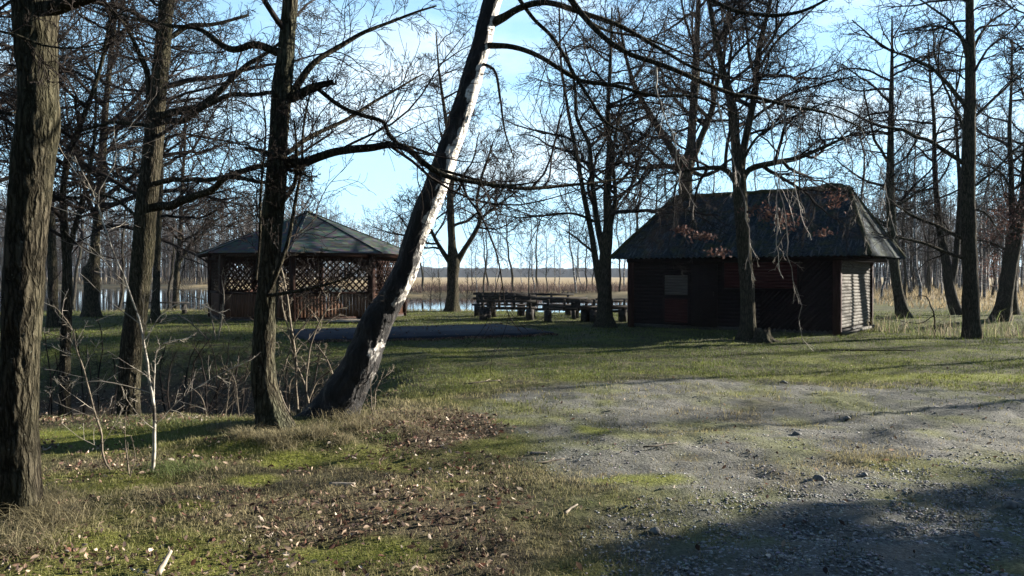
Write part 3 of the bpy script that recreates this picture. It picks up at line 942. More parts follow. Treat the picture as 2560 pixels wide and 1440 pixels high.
tree('straight_tree', 'tall straight dark trunk on the grass edge right of the cabin', 'tree', 21.3,
     [(2430, 838, 52), (2427, 760, 46), (2424, 660, 43), (2421, 560, 41), (2420, 440, 39), (2423, 320, 35), (2426, 200, 30), (2425, 80, 25), (2423, -60, 19), (2421, -220, 13), (2420, -400, 5)],
     limbs=[[(2418, 650, 13), (2355, 628, 11, -.1), (2290, 602, 9, -.2), (2225, 590, 5, -.4), (2180, 580, 3, -.5)],
            [(2418, 602, 13), (2350, 572, 11, .1), (2290, 545, 9, .2), (2240, 515, 6, .3), (2200, 505, 3, .4)],
            [(2416, 415, 15), (2340, 362, 13, -.2), (2260, 328, 11, -.4), (2180, 308, 8, -.6), (2100, 270, 5, -.9), (2020, 255, 3, -1.1)],
            [(2414, 270, 15), (2355, 195, 12, .2), (2290, 150, 10, .4), (2220, 122, 7, .6), (2130, 50, 4, .9)],
            [(2420, 350, 9), (2390, 280, 8, .3), (2345, 170, 6, .5), (2330, 60, 4, .7)],
            [(2428, 300, 11), (2490, 240, 9, .2), (2560, 180, 6, .4), (2640, 120, 3, .6)],
            [(2428, 470, 10), (2480, 432, 8, -.2), (2550, 365, 6, -.4), (2620, 300, 3, -.6)],
            [(2424, 130, 10), (2470, 60, 8, .2), (2540, 10, 5, .4)],
            [(2424, 150, 10), (2380, 60, 8, -.2), (2300, 0, 5, -.4)],
            [(2425, 520, 8), (2470, 540, 6, -.3), (2510, 600, 3, -.5)]],
     auto=(16, 0.5, 0.95, 1.6, 3.2), seed=25, tw=0.0055, dens=(9, 8, 3))
tree('ditch_bank_tree', 'grey-green trunk leaning behind the right hip of the cabin roof', 'tree', 31,
     [(2262, 815, 44), (2248, 745, 30), (2236, 670, 28), (2230, 580, 26), (2226, 480, 24), (2226, 380, 19), (2228, 270, 14), (2230, 150, 9), (2230, 40, 4)],
     limbs=[[(2228, 560, 10), (2180, 545, 8, .2), (2120, 520, 5, .4)], [(2228, 420, 10), (2180, 330, 8, .2), (2160, 220, 5, .3)], [(2228, 520, 9), (2270, 500, 8, -.3), (2340, 450, 5, -.5)]],
     auto=(18, 0.3, 0.95, 2.0, 4.4), seed=26, mat='bark_green', tw=0.0075, dens=(12, 7, 3))
tree('ditch_bank_tree', 'curved grey trunk touching the tall straight tree, forked low', 'tree', 33,
     [(2402, 820, 40), (2385, 765, 33), (2372, 710, 30), (2366, 660, 26), (2352, 590, 20), (2342, 500, 16), (2336, 400, 13), (2335, 300, 10), (2326, 200, 7), (2320, 110, 4)],
     stems=[[(2378, 715, 20), (2390, 640, 17), (2396, 560, 15), (2400, 470, 13), (2394, 380, 10), (2390, 280, 7), (2392, 180, 4)]],
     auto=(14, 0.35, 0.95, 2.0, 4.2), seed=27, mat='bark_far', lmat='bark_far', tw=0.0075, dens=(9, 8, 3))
tree('edge_tree', 'thick slanting trunk with withered brown leaves, farthest toward the frame edge on the bank', 'tree', 30,
     [(2500, 805, 60), (2512, 745, 44), (2520, 690, 42), (2530, 630, 44), (2542, 570, 40), (2560, 500, 28), (2590, 410, 22), (2620, 300, 16), (2640, 180, 10), (2650, 60, 5)],
     stems=[[(2540, 580, 26), (2530, 520, 18), (2528, 430, 15), (2524, 330, 12), (2528, 220, 8), (2530, 100, 5)]],
     limbs=[[(2528, 640, 12), (2490, 610, 9), (2440, 600, 5)], [(2532, 480, 10), (2500, 430, 8), (2450, 410, 5)]],
     auto=(16, 0.4, 0.95, 2.0, 4.4), seed=28, tw=0.0075, dens=(11, 8, 4),
     leaves=[(2520, 540, 0, 50, 40, 900), (2490, 590, 0, 60, 30, 500), (2550, 500, 0, 40, 40, 500), (2480, 670, 6, 60, 50, 500)])
tree('edge_tree', 'second straight trunk just behind the slanting leafy one', 'tree', 33,
     [(2532, 790, 34), (2530, 720, 26), (2540, 640, 22), (2552, 540, 18), (2560, 420, 14), (2566, 300, 10), (2570, 150, 5)],
     auto=(12, 0.35, 0.95, 2.0, 4.0), seed=29, tw=0.0075, dens=(9, 8, 3))

# a twig curtain hanging from the birch's long limb, in front of the cabin
birch = bpy.data.objects['birch_tree']
rng = np.random.RandomState(5)
Ob = np.array(birch.location)
for k, path in enumerate([[(1905, 246, 5, -.4), (1930, 330, 4, -.5), (1940, 430, 3, -.5), (1946, 520, 3, -.5), (1940, 600, 2, -.5), (1950, 680, 2, -.5)],
                          [(1960, 260, 5, -.35), (1962, 360, 4, -.45), (1950, 450, 3, -.45), (1965, 560, 3, -.45), (1975, 660, 2, -.45), (2000, 760, 1.6, -.45), (2006, 860, 1.4, -.45)],
                          [(2000, 268, 4, -.3), (1990, 380, 3, -.4), (1990, 480, 2.4, -.4), (2010, 560, 2, -.4), (2030, 600, 1.4, -.4)],
                          [(1790, 222, 5, -.55), (1812, 330, 4, -.7), (1846, 440, 3, -.7), (1868, 560, 3, -.7), (1872, 640, 2, -.7), (1888, 700, 1.5, -.7)],
                          [(1640, 162, 5, -.7), (1650, 260, 4, -.8), (1690, 350, 3, -.8), (1700, 440, 2, -.8), (1740, 520, 1.5, -.8)],
                          [(2080, 285, 4, -.2), (2120, 380, 3, -.3), (2140, 480, 2.4, -.3), (2160, 560, 2, -.3), (2165, 620, 1.4, -.3)],
                          [(2150, 318, 4, 0), (2200, 420, 3, 0), (2225, 520, 2.4, 0), (2240, 620, 1.6, 0)]]):
    p, r = pts_px(path, 8.6)
    A = crom(np.hstack([p, r[:, None]]), 20)
    A[2:, :2] += rng.normal(0, 0.012, (18, 2))
    t = MB()
    P1, R1 = A[None, :, :3], np.maximum(A[None, :, 3], 0.0025)
    t.add(*tubes(P1, R1, 5))
    a, b = spawn(rng, P1, R1, 11, 0.2, 1.0, (20, 50), (0.06, 0.24), 6, 0.12, -0.10, 0.008, 0.0017, 0.5)
    t.add(*tubes(a, b, 3))
    a2, b2 = spawn(rng, a, b, 3, 0.2, 1.0, (25, 55), (0.25, 0.6), 4, 0.14, -0.06, 0.006, 0.0014, 0.6)
    t.add(*tubes(a2, b2, 3))
    t.build('hanging_twig', MAT['twig_bright'], birch, False, Ob)


# saplings and shrubs: traced stems with their own side twigs
def shrub(name, label, cat, Y, stems, seed, mat='twig_pale', n1=9, n2_=5, tw=0.0026, ls=(0.12, 0.34), wig=0.14, up=0.03, bmat=None, smin=0.12):
    rng = np.random.RandomState(seed)
    P, r = pts_px(stems[0], Y)
    x0, y0 = P[0, :2]
    O = np.array((x0, y0, float(gh(x0, y0))))
    root = empty(name, O)
    tag(root, label, cat)
    tw_mb = MB()
    for i, st in enumerate(stems):
        p, q = pts_px(st, Y)
        q = q * 0.72
        if len(st[0]) == 4 or i == 0:
            p[0, 2] = float(gh(p[0, 0], p[0, 1])) - 0.05
        A = crom(np.hstack([p, q[:, None]]), 26)
        A[2:, :3] += (np.stack([vnoise(A[2:, :3], 6, seed + k + i) for k in range(3)], -1) - 0.5) * 0.03
        P1, R1 = A[None, :, :3], np.maximum(A[None, :, 3], tw * 1.2)
        s = MB()
        s.add(*tubes(P1, R1, 9))
        s.build('stem', MAT[bmat or mat], root, True, O)
        a, b = spawn(rng, P1, R1, n1, smin, 1.0, (35, 75), ls, 8, wig, up, 0.008, tw, 0.4)
        tw_mb.add(*tubes(a, b, 4))
        if n2_:
            a2, b2 = spawn(rng, a, b, n2_, 0.15, 1.0, (30, 65), (0.2, 0.5), 5, wig, up, 0.006, tw * 0.85, 0.6)
            tw_mb.add(*tubes(a2, b2, 3))
    tw_mb.build('crown', MAT[mat], root, False, O)
    return root


shrub('birch_sapling', 'young white-stemmed birch sapling standing in a green grass tussock', 'sapling', 6.55,
      [[(376, 1192, 15), (388, 1130, 14), (390, 1060, 13), (384, 1000, 12), (368, 920, 9), (352, 830, 8), (332, 750, 7), (312, 690, 6), (280, 620, 5), (262, 560, 4.4), (246, 520, 4), (250, 470, 3), (290, 400, 2.6), (284, 300, 2)],
       [(384, 1000, 6), (388, 940, 5), (394, 880, 4), (430, 850, 3), (480, 845, 2)], [(356, 860, 5), (390, 800, 4), (440, 765, 3), (500, 755, 2.4), (560, 790, 2)],
       [(258, 545, 4), (230, 480, 3), (205, 430, 2.2), (190, 390, 2)], [(390, 1060, 4), (450, 1000, 3), (520, 950, 2.5), (620, 900, 2)]],
      31, n1=15, n2_=4, bmat='birch_young', mat='twig_bright', tw=.0022, wig=.09, ls=(0.12, 0.34))
shrub('bare_sapling', 'thin leaning grey sapling between the thickest trunk and the birch sapling', 'sapling', 6.5,
      [[(290, 1225, 9), (268, 1160, 8), (252, 1080, 8), (232, 1000, 7), (208, 920, 6.5), (192, 860, 6), (176, 815, 5), (150, 780, 4), (132, 760, 3)],
       [(246, 1050, 4), (290, 1010, 3), (350, 985, 2)], [(196, 880, 4), (160, 840, 3), (110, 835, 2)], [(214, 940, 4), (150, 960, 3), (110, 985, 2)]],
      32, n1=16, n2_=4, mat='twig_bright', bmat='twig_pale', tw=.0022, wig=.09, ls=(0.14, 0.36))
shrub('bare_sapling', 'short reddish shoot at the foot of the birch sapling', 'sapling', 6.35,
      [[(332, 1212, 9), (324, 1180, 7), (320, 1140, 5), (316, 1080, 3.5), (318, 1020, 2.5)], [(326, 1190, 4), (340, 1140, 3), (330, 1090, 2)]], 33, n1=8, n2_=2, ls=(.15, .35))
shrub('shrub', 'tangled many-stemmed shrub in the gap between the gnarled oak and the leaning birch', 'shrub', 8.75,
      [[(745, 1060, 12), (740, 960, 10), (735, 860, 9), (720, 760, 7), (700, 660, 6), (690, 600, 3)],
       [(775, 1050, 11, 0), (760, 960, 9, 0), (735, 900, 8, 0), (722, 830, 6, 0), (706, 770, 5, 0), (700, 720, 3, 0)],
       [(795, 1040, 9, .1), (830, 960, 7, .1), (815, 900, 6, .1), (790, 860, 4, .1)],
       [(735, 1050, 9, 0), (700, 980, 7, 0), (715, 900, 6, 0), (740, 840, 5, 0), (780, 790, 3, 0)],
       [(755, 1050, 9, .2), (790, 960, 7, .2), (850, 905, 5, .2), (880, 870, 3, .2)],
       [(760, 1050, 8, -.1), (770, 900, 6, -.1), (800, 800, 5, -.1), (850, 740, 3, -.1)],
       [(720, 1060, 8, .1), (725, 960, 6, .1), (760, 920, 5, .1), (830, 880, 3, .1)]],
      34, n1=12, n2_=5, ls=(0.15, 0.42), wig=0.2, smin=0.25)
shrub('shrub', 'low brambly twigs on the slope right of the ditch', 'shrub', 9.6,
      [[(560, 1010, 5), (572, 960, 4), (590, 920, 3), (615, 900, 2)], [(600, 1000, 5, 0), (585, 950, 4, 0), (555, 920, 3, 0)], [(520, 1030, 5, 0), (500, 990, 4, 0), (470, 960, 3, 0)], [(540, 1020, 4, 0), (600, 960, 3, 0), (700, 930, 2, 0)]],
      35, n1=8, n2_=3, ls=(.2, .5), tw=0.0018)
shrub('shrub', 'fine reddish shrub twigs at the left post of the gazebo', 'shrub', 20,
      [[(540, 800, 6), (520, 760, 5), (480, 740, 4), (430, 715, 3)], [(545, 800, 6, 0), (560, 750, 5, 0), (555, 700, 3, 0)], [(530, 805, 5, 0), (450, 790, 4, 0), (400, 800, 2, 0)]],
      36, n1=10, n2_=4, ls=(.2, .5), tw=0.004)
shrub('shrub', 'thin bare wands in the ditch left of the leaning trunk', 'shrub', 12.8,
      [[(250, 1060, 7), (245, 960, 6), (255, 860, 4), (240, 780, 3)], [(210, 1060, 6, 0), (205, 940, 5, 0), (190, 820, 3, 0)], [(270, 1070, 6, 0), (290, 960, 5, 0), (280, 880, 3, 0)], [(130, 1060, 6, 0), (125, 940, 5, 0), (110, 830, 3, 0)]],
      37, n1=12, n2_=4, ls=(.15, .4), tw=0.003, mat='twig')
shrub('shrub', 'dark brush in the ditch between the birch sapling and the gnarled oak', 'shrub', 12.3,
      [[(470, 1010, 6), (480, 940, 5), (500, 880, 4), (530, 840, 3)], [(520, 1010, 6, 0), (510, 930, 5, 0), (480, 860, 3, 0)], [(570, 1000, 6, 0), (590, 930, 5, 0), (600, 870, 3, 0)], [(430, 1020, 6, 0), (420, 950, 5, 0), (440, 880, 3, 0)]],
      50, n1=14, n2_=5, ls=(.2, .5), tw=.003, mat='twig')
shrub('shrub', 'dark brush in the ditch between the thickest trunk and the slim ditch tree', 'shrub', 13.0,
      [[(180, 1060, 6), (150, 960, 5), (135, 880, 3)], [(200, 1060, 6, 0), (225, 960, 5, 0), (215, 860, 3, 0)], [(120, 1050, 6, 0), (130, 950, 5, 0), (170, 880, 3, 0)]],
      51, n1=14, n2_=5, ls=(.2, .5), tw=.003, mat='twig')
shrub('shrub', 'tangled dark thicket in the ditch right behind the leaning ditch oak', 'shrub', 13.4,
      [[(420, 1000, 6), (400, 930, 5), (415, 860, 3)], [(450, 1000, 6, 0), (470, 920, 5, 0), (500, 850, 3, 0)], [(500, 990, 6, 0), (560, 930, 5, 0), (575, 850, 3, 0)], [(540, 990, 6, 0), (540, 910, 4, 0), (520, 850, 3, 0)], [(600, 980, 6, 0), (620, 910, 4, 0), (650, 860, 3, 0)]],
      52, n1=22, n2_=6, ls=(.2, .55), tw=.003, mat='twig', wig=.2)
shrub('shrub', 'tangled dark thicket in the ditch behind the shrub between oak and birch', 'shrub', 11.2,
      [[(720, 1000, 6), (715, 940, 5), (740, 880, 3)], [(760, 1000, 6, 0), (790, 930, 5, 0), (800, 870, 3, 0)], [(690, 1000, 6, 0), (680, 930, 4, 0), (650, 880, 3, 0)]],
      53, n1=20, n2_=6, ls=(.2, .55), tw=.003, mat='twig', wig=.2)
shrub('shrub', 'small twiggy shoots just right of the birch foot', 'shrub', 8.5,
      [[(925, 1020, 5), (945, 960, 4), (960, 940, 3), (975, 915, 2)], [(930, 1020, 4, 0), (925, 960, 3, 0), (930, 930, 2, 0)]], 38, n1=7, n2_=2, ls=(.2, .5))
shrub('ditch_sapling', 'crooked bare sapling bending over the reedy ditch', 'sapling', 24.6,
      [[(2338, 838, 7), (2336, 800, 6), (2330, 770, 5), (2315, 742, 4), (2290, 740, 3)], [(2334, 790, 4), (2300, 808, 3), (2240, 800, 2)]], 39, n1=6, n2_=2, ls=(.2, .5), tw=.004, mat='twig')


# ------------------------------------------------------------------ thin trees far off
def thin_proto(seed, h=13.0, r=0.11, bmat='birch_thin', n=26, tw=0.012):
    rng = np.random.RandomState(seed)
    K = 14
    z = np.linspace(-0.3, h, K)
    w = np.cumsum(rng.normal(0, 0.10, (K, 2)), 0)
    P = np.column_stack([w - w[0], z])[None]
    Rr = np.maximum(r * (1 - (z - z[0]) / h) ** 0.8, 0.012)[None]
    t = MB(); t.add(*tubes(P, Rr, 6))
    c = MB()
    a, b = spawn(rng, P, Rr, n, 0.22, 1.0, (35, 70), None, 7, 0.16, 0.10, 0.012, tw, 0.4, absl=(1.6, 3.2), shrink=0.6)
    c.add(*tubes(a, b, 3))
    a2, b2 = spawn(rng, a, b, 7, 0.15, 1.0, (25, 55), (0.3, 0.55), 5, 0.16, 0.05, 0.010, tw * 0.8, 0.5)
    c.add(*tubes(a2, b2, 3))
    a3, b3 = spawn(rng, a2, b2, 4, 0.15, 1.0, (25, 55), (0.35, 0.7), 4, 0.16, 0.02, 0.010, tw * 0.7, 0.6)
    c.add(*tubes(a3, b3, 3))
    return t.mesh('trunk', MAT[bmat], True), c.mesh('crown', MAT['twig'])


PROTO = [thin_proto(101), thin_proto(102, 12, 0.14, 'bark_far'), thin_proto(103, 14, 0.10, 'birch_thin', 30), thin_proto(104, 11, 0.12, 'bark_far', 30)]
nk = [0]


def thin(name, label, u, Y, k, sc, group=None, cat='tree', lean=0.0, z=None):
    x = (u - 1280) / F * Y
    o = empty(name, (x, Y, float(gh(x, Y)) if z is None else z), random.Random(nk[0]).uniform(0, 6.28))
    nk[0] += 1
    o.scale = (sc,) * 3
    o.rotation_euler.y = lean * math.cos(o.rotation_euler.z)
    o.rotation_euler.x = lean * math.sin(o.rotation_euler.z)
    tag(o, label, cat, group)
    for me in PROTO[k]:
        c = bpy.data.objects.new(me.name.split('.')[0], me)
        COL.objects.link(c)
        c.parent = o
    return o


rr = random.Random(3)
GC = 'thin bare trees across the water'
for u, Y, k, sc in ((1057, 84, 1, .9), (1074, 40, 3, .32), (1100, 38, 1, .26), (1165, 41, 3, .3), (1207, 82, 1, .8), (1219, 86, 3, .95), (1283, 84, 1, 1.0), (1322, 82, 3, .6), (1336, 83, 2, .85), (1346, 86, 1, .9), (1366, 83, 3, .7), (1400, 85, 0, .5),
                    (1466, 84, 3, .8), (1480, 88, 1, .6), (1440, 92, 3, .75), (1548, 83, 1, .8), (1562, 86, 0, .9), (1240, 96, 0, .6), (1305, 100, 2, .6), (1180, 95, 3, .55), (1385, 98, 0, .7), (1452, 98, 2, .7)):
    thin('slender_tree', 'slender dark bare tree across the water, between the birch and the cabin', u, Y, k, sc, GC, lean=rr.uniform(-.05, .05))
thin('white_birch_tree', 'single thin white birch stem across the water right of the forked oak', 1190, 81, 0, 0.55)
thin('leaning_birch_tree', 'grey birch leaning left across the water behind the picnic tables', 1440, 83, 2, 1.15, lean=-.12)
GR = 'thin birches in the stand beyond the ditch'
for i in range(64):
    u = 2185 + 375 * ((i + rr.random()) / 64)
    Y = rr.uniform(52, 105)
    thin('stand_birch_tree', 'thin pale birch in the stand beyond the ditch, right of the cabin', u, Y, rr.choice((0, 2, 0, 2, 1, 3)), rr.uniform(.7, 1.15), GR, lean=rr.uniform(-.06, .06))
GB = 'tall bare trees behind the cabin'
for u, Y, k, sc in ((1590, 55, 1, 1.1), (1640, 62, 3, 1.2), (1790, 58, 2, 1.1), (1985, 60, 1, 1.15), (2140, 52, 0, 1.2), (1690, 70, 0, 1.1), (1895, 66, 2, 1.1), (2060, 64, 3, 1.0), (1575, 70, 2, .8)):
    thin('tall_tree', 'tall bare tree rising behind the cabin roof', u, Y, k, sc, GB, lean=rr.uniform(-.05, .05))
GL = 'thin trees on the pond bank left of the gazebo'
for u, Y, k, sc in ((300, 40, 3, .8), (420, 44, 1, .6), (330, 46, 1, 1.0), (90, 42, 3, 1.1), (40, 50, 1, 1.2), (490, 150, 2, 1.2), (560, 152, 0, 1.1), (530, 156, 2, 1.25), (610, 150, 2, 1.3), (-60, 46, 3, 1.2), (180, 60, 1, 1.0)):
    thin('pond_tree', 'thin bare tree at the pond left of the gazebo', u, Y, k, sc, GL, lean=rr.uniform(-.05, .05), z=-0.35 if 40 < Y < 140 else None)


def wood(name, label, rows, seed, n, h, tw, mat='twig_haze'):
    """a far wood read as one mass: trunks and twigs of many trees in one object"""
    rng = np.random.RandomState(seed)
    m = MB()
    x = rng.uniform(rows[0], rows[1], n)
    y = rng.uniform(rows[2], rows[3], n)
    hh = h * rng.uniform(0.65, 1.1, n)
    K = 6
    P = np.zeros((n, K, 3))
    P[:, :, 0] = x[:, None] + np.cumsum(rng.normal(0, 0.18, (n, K)), 1)
    P[:, :, 1] = y[:, None]
    P[:, :, 2] = -0.3 + np.linspace(0, 1, K)[None] * hh[:, None]
    Rr = np.maximum(0.15 * (1 - np.linspace(0, 1, K)[None]) * rng.uniform(.5, 1.3, (n, 1)), tw)
    m.add(*tubes(P, Rr, 4))
    a, b = spawn(rng, P, Rr, 16, 0.2, 1.0, (30, 70), None, 5, 0.18, 0.10, 0.01, tw, 0.5, absl=(2.0, 4.0), shrink=.5)
    m.add(*tubes(a, b, 3))
    a2, b2 = spawn(rng, a, b, 6, 0.2, 1.0, (25, 60), (0.3, 0.6), 4, 0.18, 0.05, 0.01, tw, 0.6)
    m.add(*tubes(a2, b2, 3))
    o = m.build(name, MAT[mat])
    tag(o, label, 'wood', kind='stuff')


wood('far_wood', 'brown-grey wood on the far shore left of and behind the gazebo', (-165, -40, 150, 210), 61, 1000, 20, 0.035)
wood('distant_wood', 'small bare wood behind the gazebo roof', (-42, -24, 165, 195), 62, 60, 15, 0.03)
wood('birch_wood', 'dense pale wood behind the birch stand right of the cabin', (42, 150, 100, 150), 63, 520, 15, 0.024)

# the hazy line of woods on the horizon
rng = np.random.RandomState(9)
m_ = MB()
hx = np.linspace(-1300, 1300, 1300)
prof = np.array([(0, 0), (2, .75), (8, 1.0), (70, 1.05), (90, .6), (92, 0)])
hh_ = 6.5 + 7 * n2(hx, 0 * hx, 0.008, 4, 4) + 2.2 * rng.rand(1300)
V = np.stack([np.column_stack([hx, 880 + 14 * n2(hx, 0 * hx, .02, 8, 2) + a, hh_ * b - .5]) for a, b in prof])
idx_ = np.arange(V.shape[0] * 1300).reshape(V.shape[0], 1300)
Q = np.stack([idx_[:-1, :-1], idx_[:-1, 1:], idx_[1:, 1:], idx_[1:, :-1]], -1).reshape(-1, 4)
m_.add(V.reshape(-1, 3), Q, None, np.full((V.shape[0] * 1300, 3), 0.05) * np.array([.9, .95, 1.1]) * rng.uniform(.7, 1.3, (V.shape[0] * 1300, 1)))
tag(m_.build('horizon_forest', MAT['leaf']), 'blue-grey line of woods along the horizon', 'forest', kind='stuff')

# ------------------------------------------------------------------ cabin
A0 = np.array((8.8, 21.5))                  # front corner nearest the camera
U = np.array((-0.82, 0.572)); U /= np.linalg.norm(U)     # along the front, away from the corner
Vd = np.array((0.572, 0.82)); Vd /= np.linalg.norm(Vd)   # along the side wall, away from the camera
CL, CW, CH = 6.2, 4.3, 2.22
ZB = 0.0
cabin = empty('cabin', (*A0, 0), math.atan2(-U[1], -U[0]))
tag(cabin, 'dark brown timber cabin with a mossy corrugated hipped roof and shuttered windows', 'cabin')
# local axes of the cabin: +x towards the side wall's outside (-U), +y away from the camera (Vd)
# the front wall is at local y = 0 from x = 0 (near corner) to x = -CL


def half_logs(mb, x0, x1, z0, z1, pitch, y=0.0, d=0.03, axis='x'):
    """lapped half-round boards; axis x: on the plane y, facing -y; axis y: on plane x, facing +x"""
    n = max(1, int(round((z1 - z0) / pitch)))
    zs = np.linspace(z0, z1, n + 1)
    pr = []
    for i in range(n):
        a, b = zs[i], zs[i + 1]
        pr += [(0.0, a), (d * 0.75, a + (b - a) * .12), (d, a + (b - a) * .45), (d * 0.8, a + (b - a) * .85), (0.0, b - 0.001)]
    pr = np.array(pr)
    K = len(pr)
    if axis == 'x':
        V = np.vstack([np.column_stack([np.full(K, x), y - pr[:, 0], pr[:, 1]]) for x in (x0, x1)])
    else:
        V = np.vstack([np.column_stack([y + pr[:, 0], np.full(K, x), pr[:, 1]]) for x in (x0, x1)])
    i = np.arange(K - 1)
    Q = np.column_stack([i, i + 1, i + 1 + K, i + K])
    mb.add(V, Q)


body = MB()
body.box((-CL / 2, CW / 2, CH / 2 + 0.05), (CL - 0.04, CW - 0.04, CH - 0.1))
w_ = body.build('wall', MAT['cabin_dark'], cabin)
t = MB()
half_logs(t, -CL + 0.1, -2.1, 0.12, CH, 0.11, -0.0)
t.build('front_cladding', MAT['cabin_dark'], cabin)
t = MB()
half_logs(t, -0.12 + 0.0, -0.12, 0.1, 0.2, 0.1)
t = MB()
half_logs(t, 0.12, CW - 0.1, 0.16, CH, 0.095, 0.0, 0.032, 'y')
tag(t.build('side_cladding', MAT['cabin_side'], cabin), 'weathered pale grey-brown board side wall in the sun')
t = MB()                                     # diagonal boards on the front near the corner
x0, x1, z0, z1 = -2.08, -0.14, 0.1, CH
c = x0 - (z1 - z0)
while c < x1:
    pa = (max(c, x0), z0 + max(0, x0 - c)); pb = (min(c + (z1 - z0), x1), z0 + min(c + (z1 - z0), x1) - c)
    if pb[0] - pa[0] > 0.05:
        t.bar((pa[0], -0.012, pa[1]), (pb[0], -0.012, pb[1]), 0.024, 0.085, up=(0, -1, 0) if False else (-0.707, 0, 0.707))
    c += 0.135
t.build('diagonal_cladding', MAT['cabin_dark'], cabin)
for x, y in ((-0.02, 0.02), (-CL + 0.05, 0.02), (-0.02, CW - 0.05), (-CL + 0.05, CW - 0.05)):
    t = MB(); t.box((x, y, CH / 2), (0.2, 0.2, CH)); t.build('corner_post', MAT['cabin_post'], cabin)
t = MB()
t.box((-CL / 2, CW / 2, 0.05), (CL + 0.04, CW + 0.04, 0.14)); t.build('plinth', MAT['old_wood'], cabin)


def shutter(x0, x1, z0, z1, mat, nm='shutter', lab=None, y=-0.045):
    s = MB()
    s.box(((x0 + x1) / 2, y - 0.012, (z0 + z1) / 2), (x1 - x0, 0.024, z1 - z0))
    half_logs(s, x0 + 0.03, x1 - 0.03, z0 + 0.03, z1 - 0.03, 0.09, y - 0.024, 0.022)
    o = s.build(nm, MAT[mat], cabin)
    f = MB()
    for a, b in (((x0, z0), (x1, z0)), ((x0, z1), (x1, z1)), ((x0, z0), (x0, z1)), ((x1, z0), (x1, z1))):
        f.bar((a[0], y - 0.03, a[1]), (b[0], y - 0.03, b[1]), 0.055, 0.05, up=(0.3, 1, 0.2))
    f.build('frame', MAT['cabin_dark'], o)
    if lab: o['label'] = lab
    return o


shutter(-5.02, -4.22, 1.0, 1.66, 'cabin_grey', lab='faded grey upper half of the hatch')
shutter(-5.02, -4.22, 0.16, 0.95, 'cabin_red', 'hatch_panel', 'dull red lower half of the hatch')
shutter(-3.15, -1.02, 1.22, 2.02, 'cabin_red', lab='wide closed dark red shutter', y=-0.055)
d_ = MB()
d_.box((-3.75, -0.05, 1.02), (0.8, 0.05, 1.85)); d_o = d_.build('door', MAT['cabin_dark'], cabin)
h_ = MB(); h_.tube([(-3.44, -0.12, 1.0), (-3.44, -0.12, 1.14)], 0.012, 6); h_.build('handle', MAT['old_wood'], d_o)

# hipped roof of corrugated sheets
ZE, ZR = 2.16, 4.20
ex0, ex1 = -(CL + 0.45), 0.9
ey0, ey1 = -0.5, CW + 0.5
rx0, rx1, ry = -5.6, -0.2, CW / 2


def facet(name, a, b, rb, ra, nc, waves, lab=None):
    """corrugated facet: eave a->b, ridge ra->rb above"""
    a, b, ra, rb = map(lambda q: np.array(q, float), (a, b, ra, rb))
    nv = 16
    e = b - a
    L = np.linalg.norm(e)
    e /= L
    sl = (ra + rb) / 2 - (a + b) / 2
    sl -= sl.dot(e) * e
    nrm = np.cross(e, sl); nrm /= np.linalg.norm(nrm)
    u = np.linspace(0, 1, nc)
    V = []
    for j in range(nv):
        s = j / (nv - 1)
        lo, hi = a + (ra - a) * s, b + (rb - b) * s
        pts = lo + (hi - lo) * u[:, None]
        d = (pts - a) @ e
        pts = pts + nrm * (0.022 * np.sin(d * 2 * math.pi / waves))[:, None]
        pts = pts - np.array((0, 0, 0.04)) * ((math.floor(s * 3.999) * 0.25 + 0.25 - s))   # lapped courses
        V.append(pts)
    V = np.array(V).reshape(-1, 3)
    i = np.arange(nv * nc).reshape(nv, nc)
    mb = MB()
    mb.add(V, np.stack([i[:-1, :-1], i[:-1, 1:], i[1:, 1:], i[1:, :-1]], -1).reshape(-1, 4))
    mb.add(V - nrm * 0.02, np.stack([i[:-1, :-1], i[1:, :-1], i[1:, 1:], i[:-1, 1:]], -1).reshape(-1, 4))
    o = mb.build(name, MAT['roof_sheet'], roof, True)
    return o


t = MB()
t.box(((ex0 + ex1) / 2, (ey0 + ey1) / 2, ZE - 0.09), (ex1 - ex0 - 0.9, ey1 - ey0 - 0.5, 0.10))
roof = t.build('roof', MAT['cabin_dark'], cabin)
E = [(ex0, ey0, ZE), (ex1, ey0, ZE), (ex1, ey1, ZE), (ex0, ey1, ZE)]
Rg = [(rx0, ry, ZR), (rx1, ry, ZR)]
facet('roof_sheet', E[0], E[1], Rg[1], Rg[0], 640, 0.17)
facet('roof_sheet', E[1], E[2], (rx1, ry + 0.01, ZR), (rx1, ry - 0.01, ZR), 420, 0.17)
facet('roof_sheet', E[2], E[3], Rg[0], Rg[1], 640, 0.17)
facet('roof_sheet', E[3], E[0], (rx0, ry - 0.01, ZR), (rx0, ry + 0.01, ZR), 420, 0.17)
rng = np.random.RandomState(2)
for a, b in ((E[0], Rg[0]), (E[1], Rg[1]), (E[2], Rg[1]), (E[3], Rg[0])):
    p = np.linspace(0, 1, 14)[:, None]
    q = np.array(a) * (1 - p) + np.array(b) * p + np.array((0, 0, .012)) + rng.normal(0, .006, (14, 3))
    t = MB(); t.tube(q, 0.055, 8); t.build('hip_cap', MAT['moss'], roof, True)
p = np.linspace(0, 1, 22)[:, None]
q = np.array(Rg[0]) * (1 - p) + np.array(Rg[1]) * p + rng.normal(0, .012, (22, 3))
t = MB(); t.tube(q, 0.075, 10); t.build('ridge_cap', MAT['moss'], roof, True)
t = MB()
q = np.array([(-1.15, ry - .02, ZR - .02), (-0.95, ry, ZR + .0), (-0.7, ry, ZR + .015), (-0.42, ry, ZR + .0), (-0.25, ry, ZR - .03)])
t.tube(q, [.06, .13, .15, .13, .07], 12); t.build('ridge_hump', MAT['moss'], roof, True)
t = MB()
t.bar((0.14, 0.0, 0.05), (0.14, CW, 0.05), 0.14, 0.07); t.build('sill_board', MAT['cabin_side'], cabin)

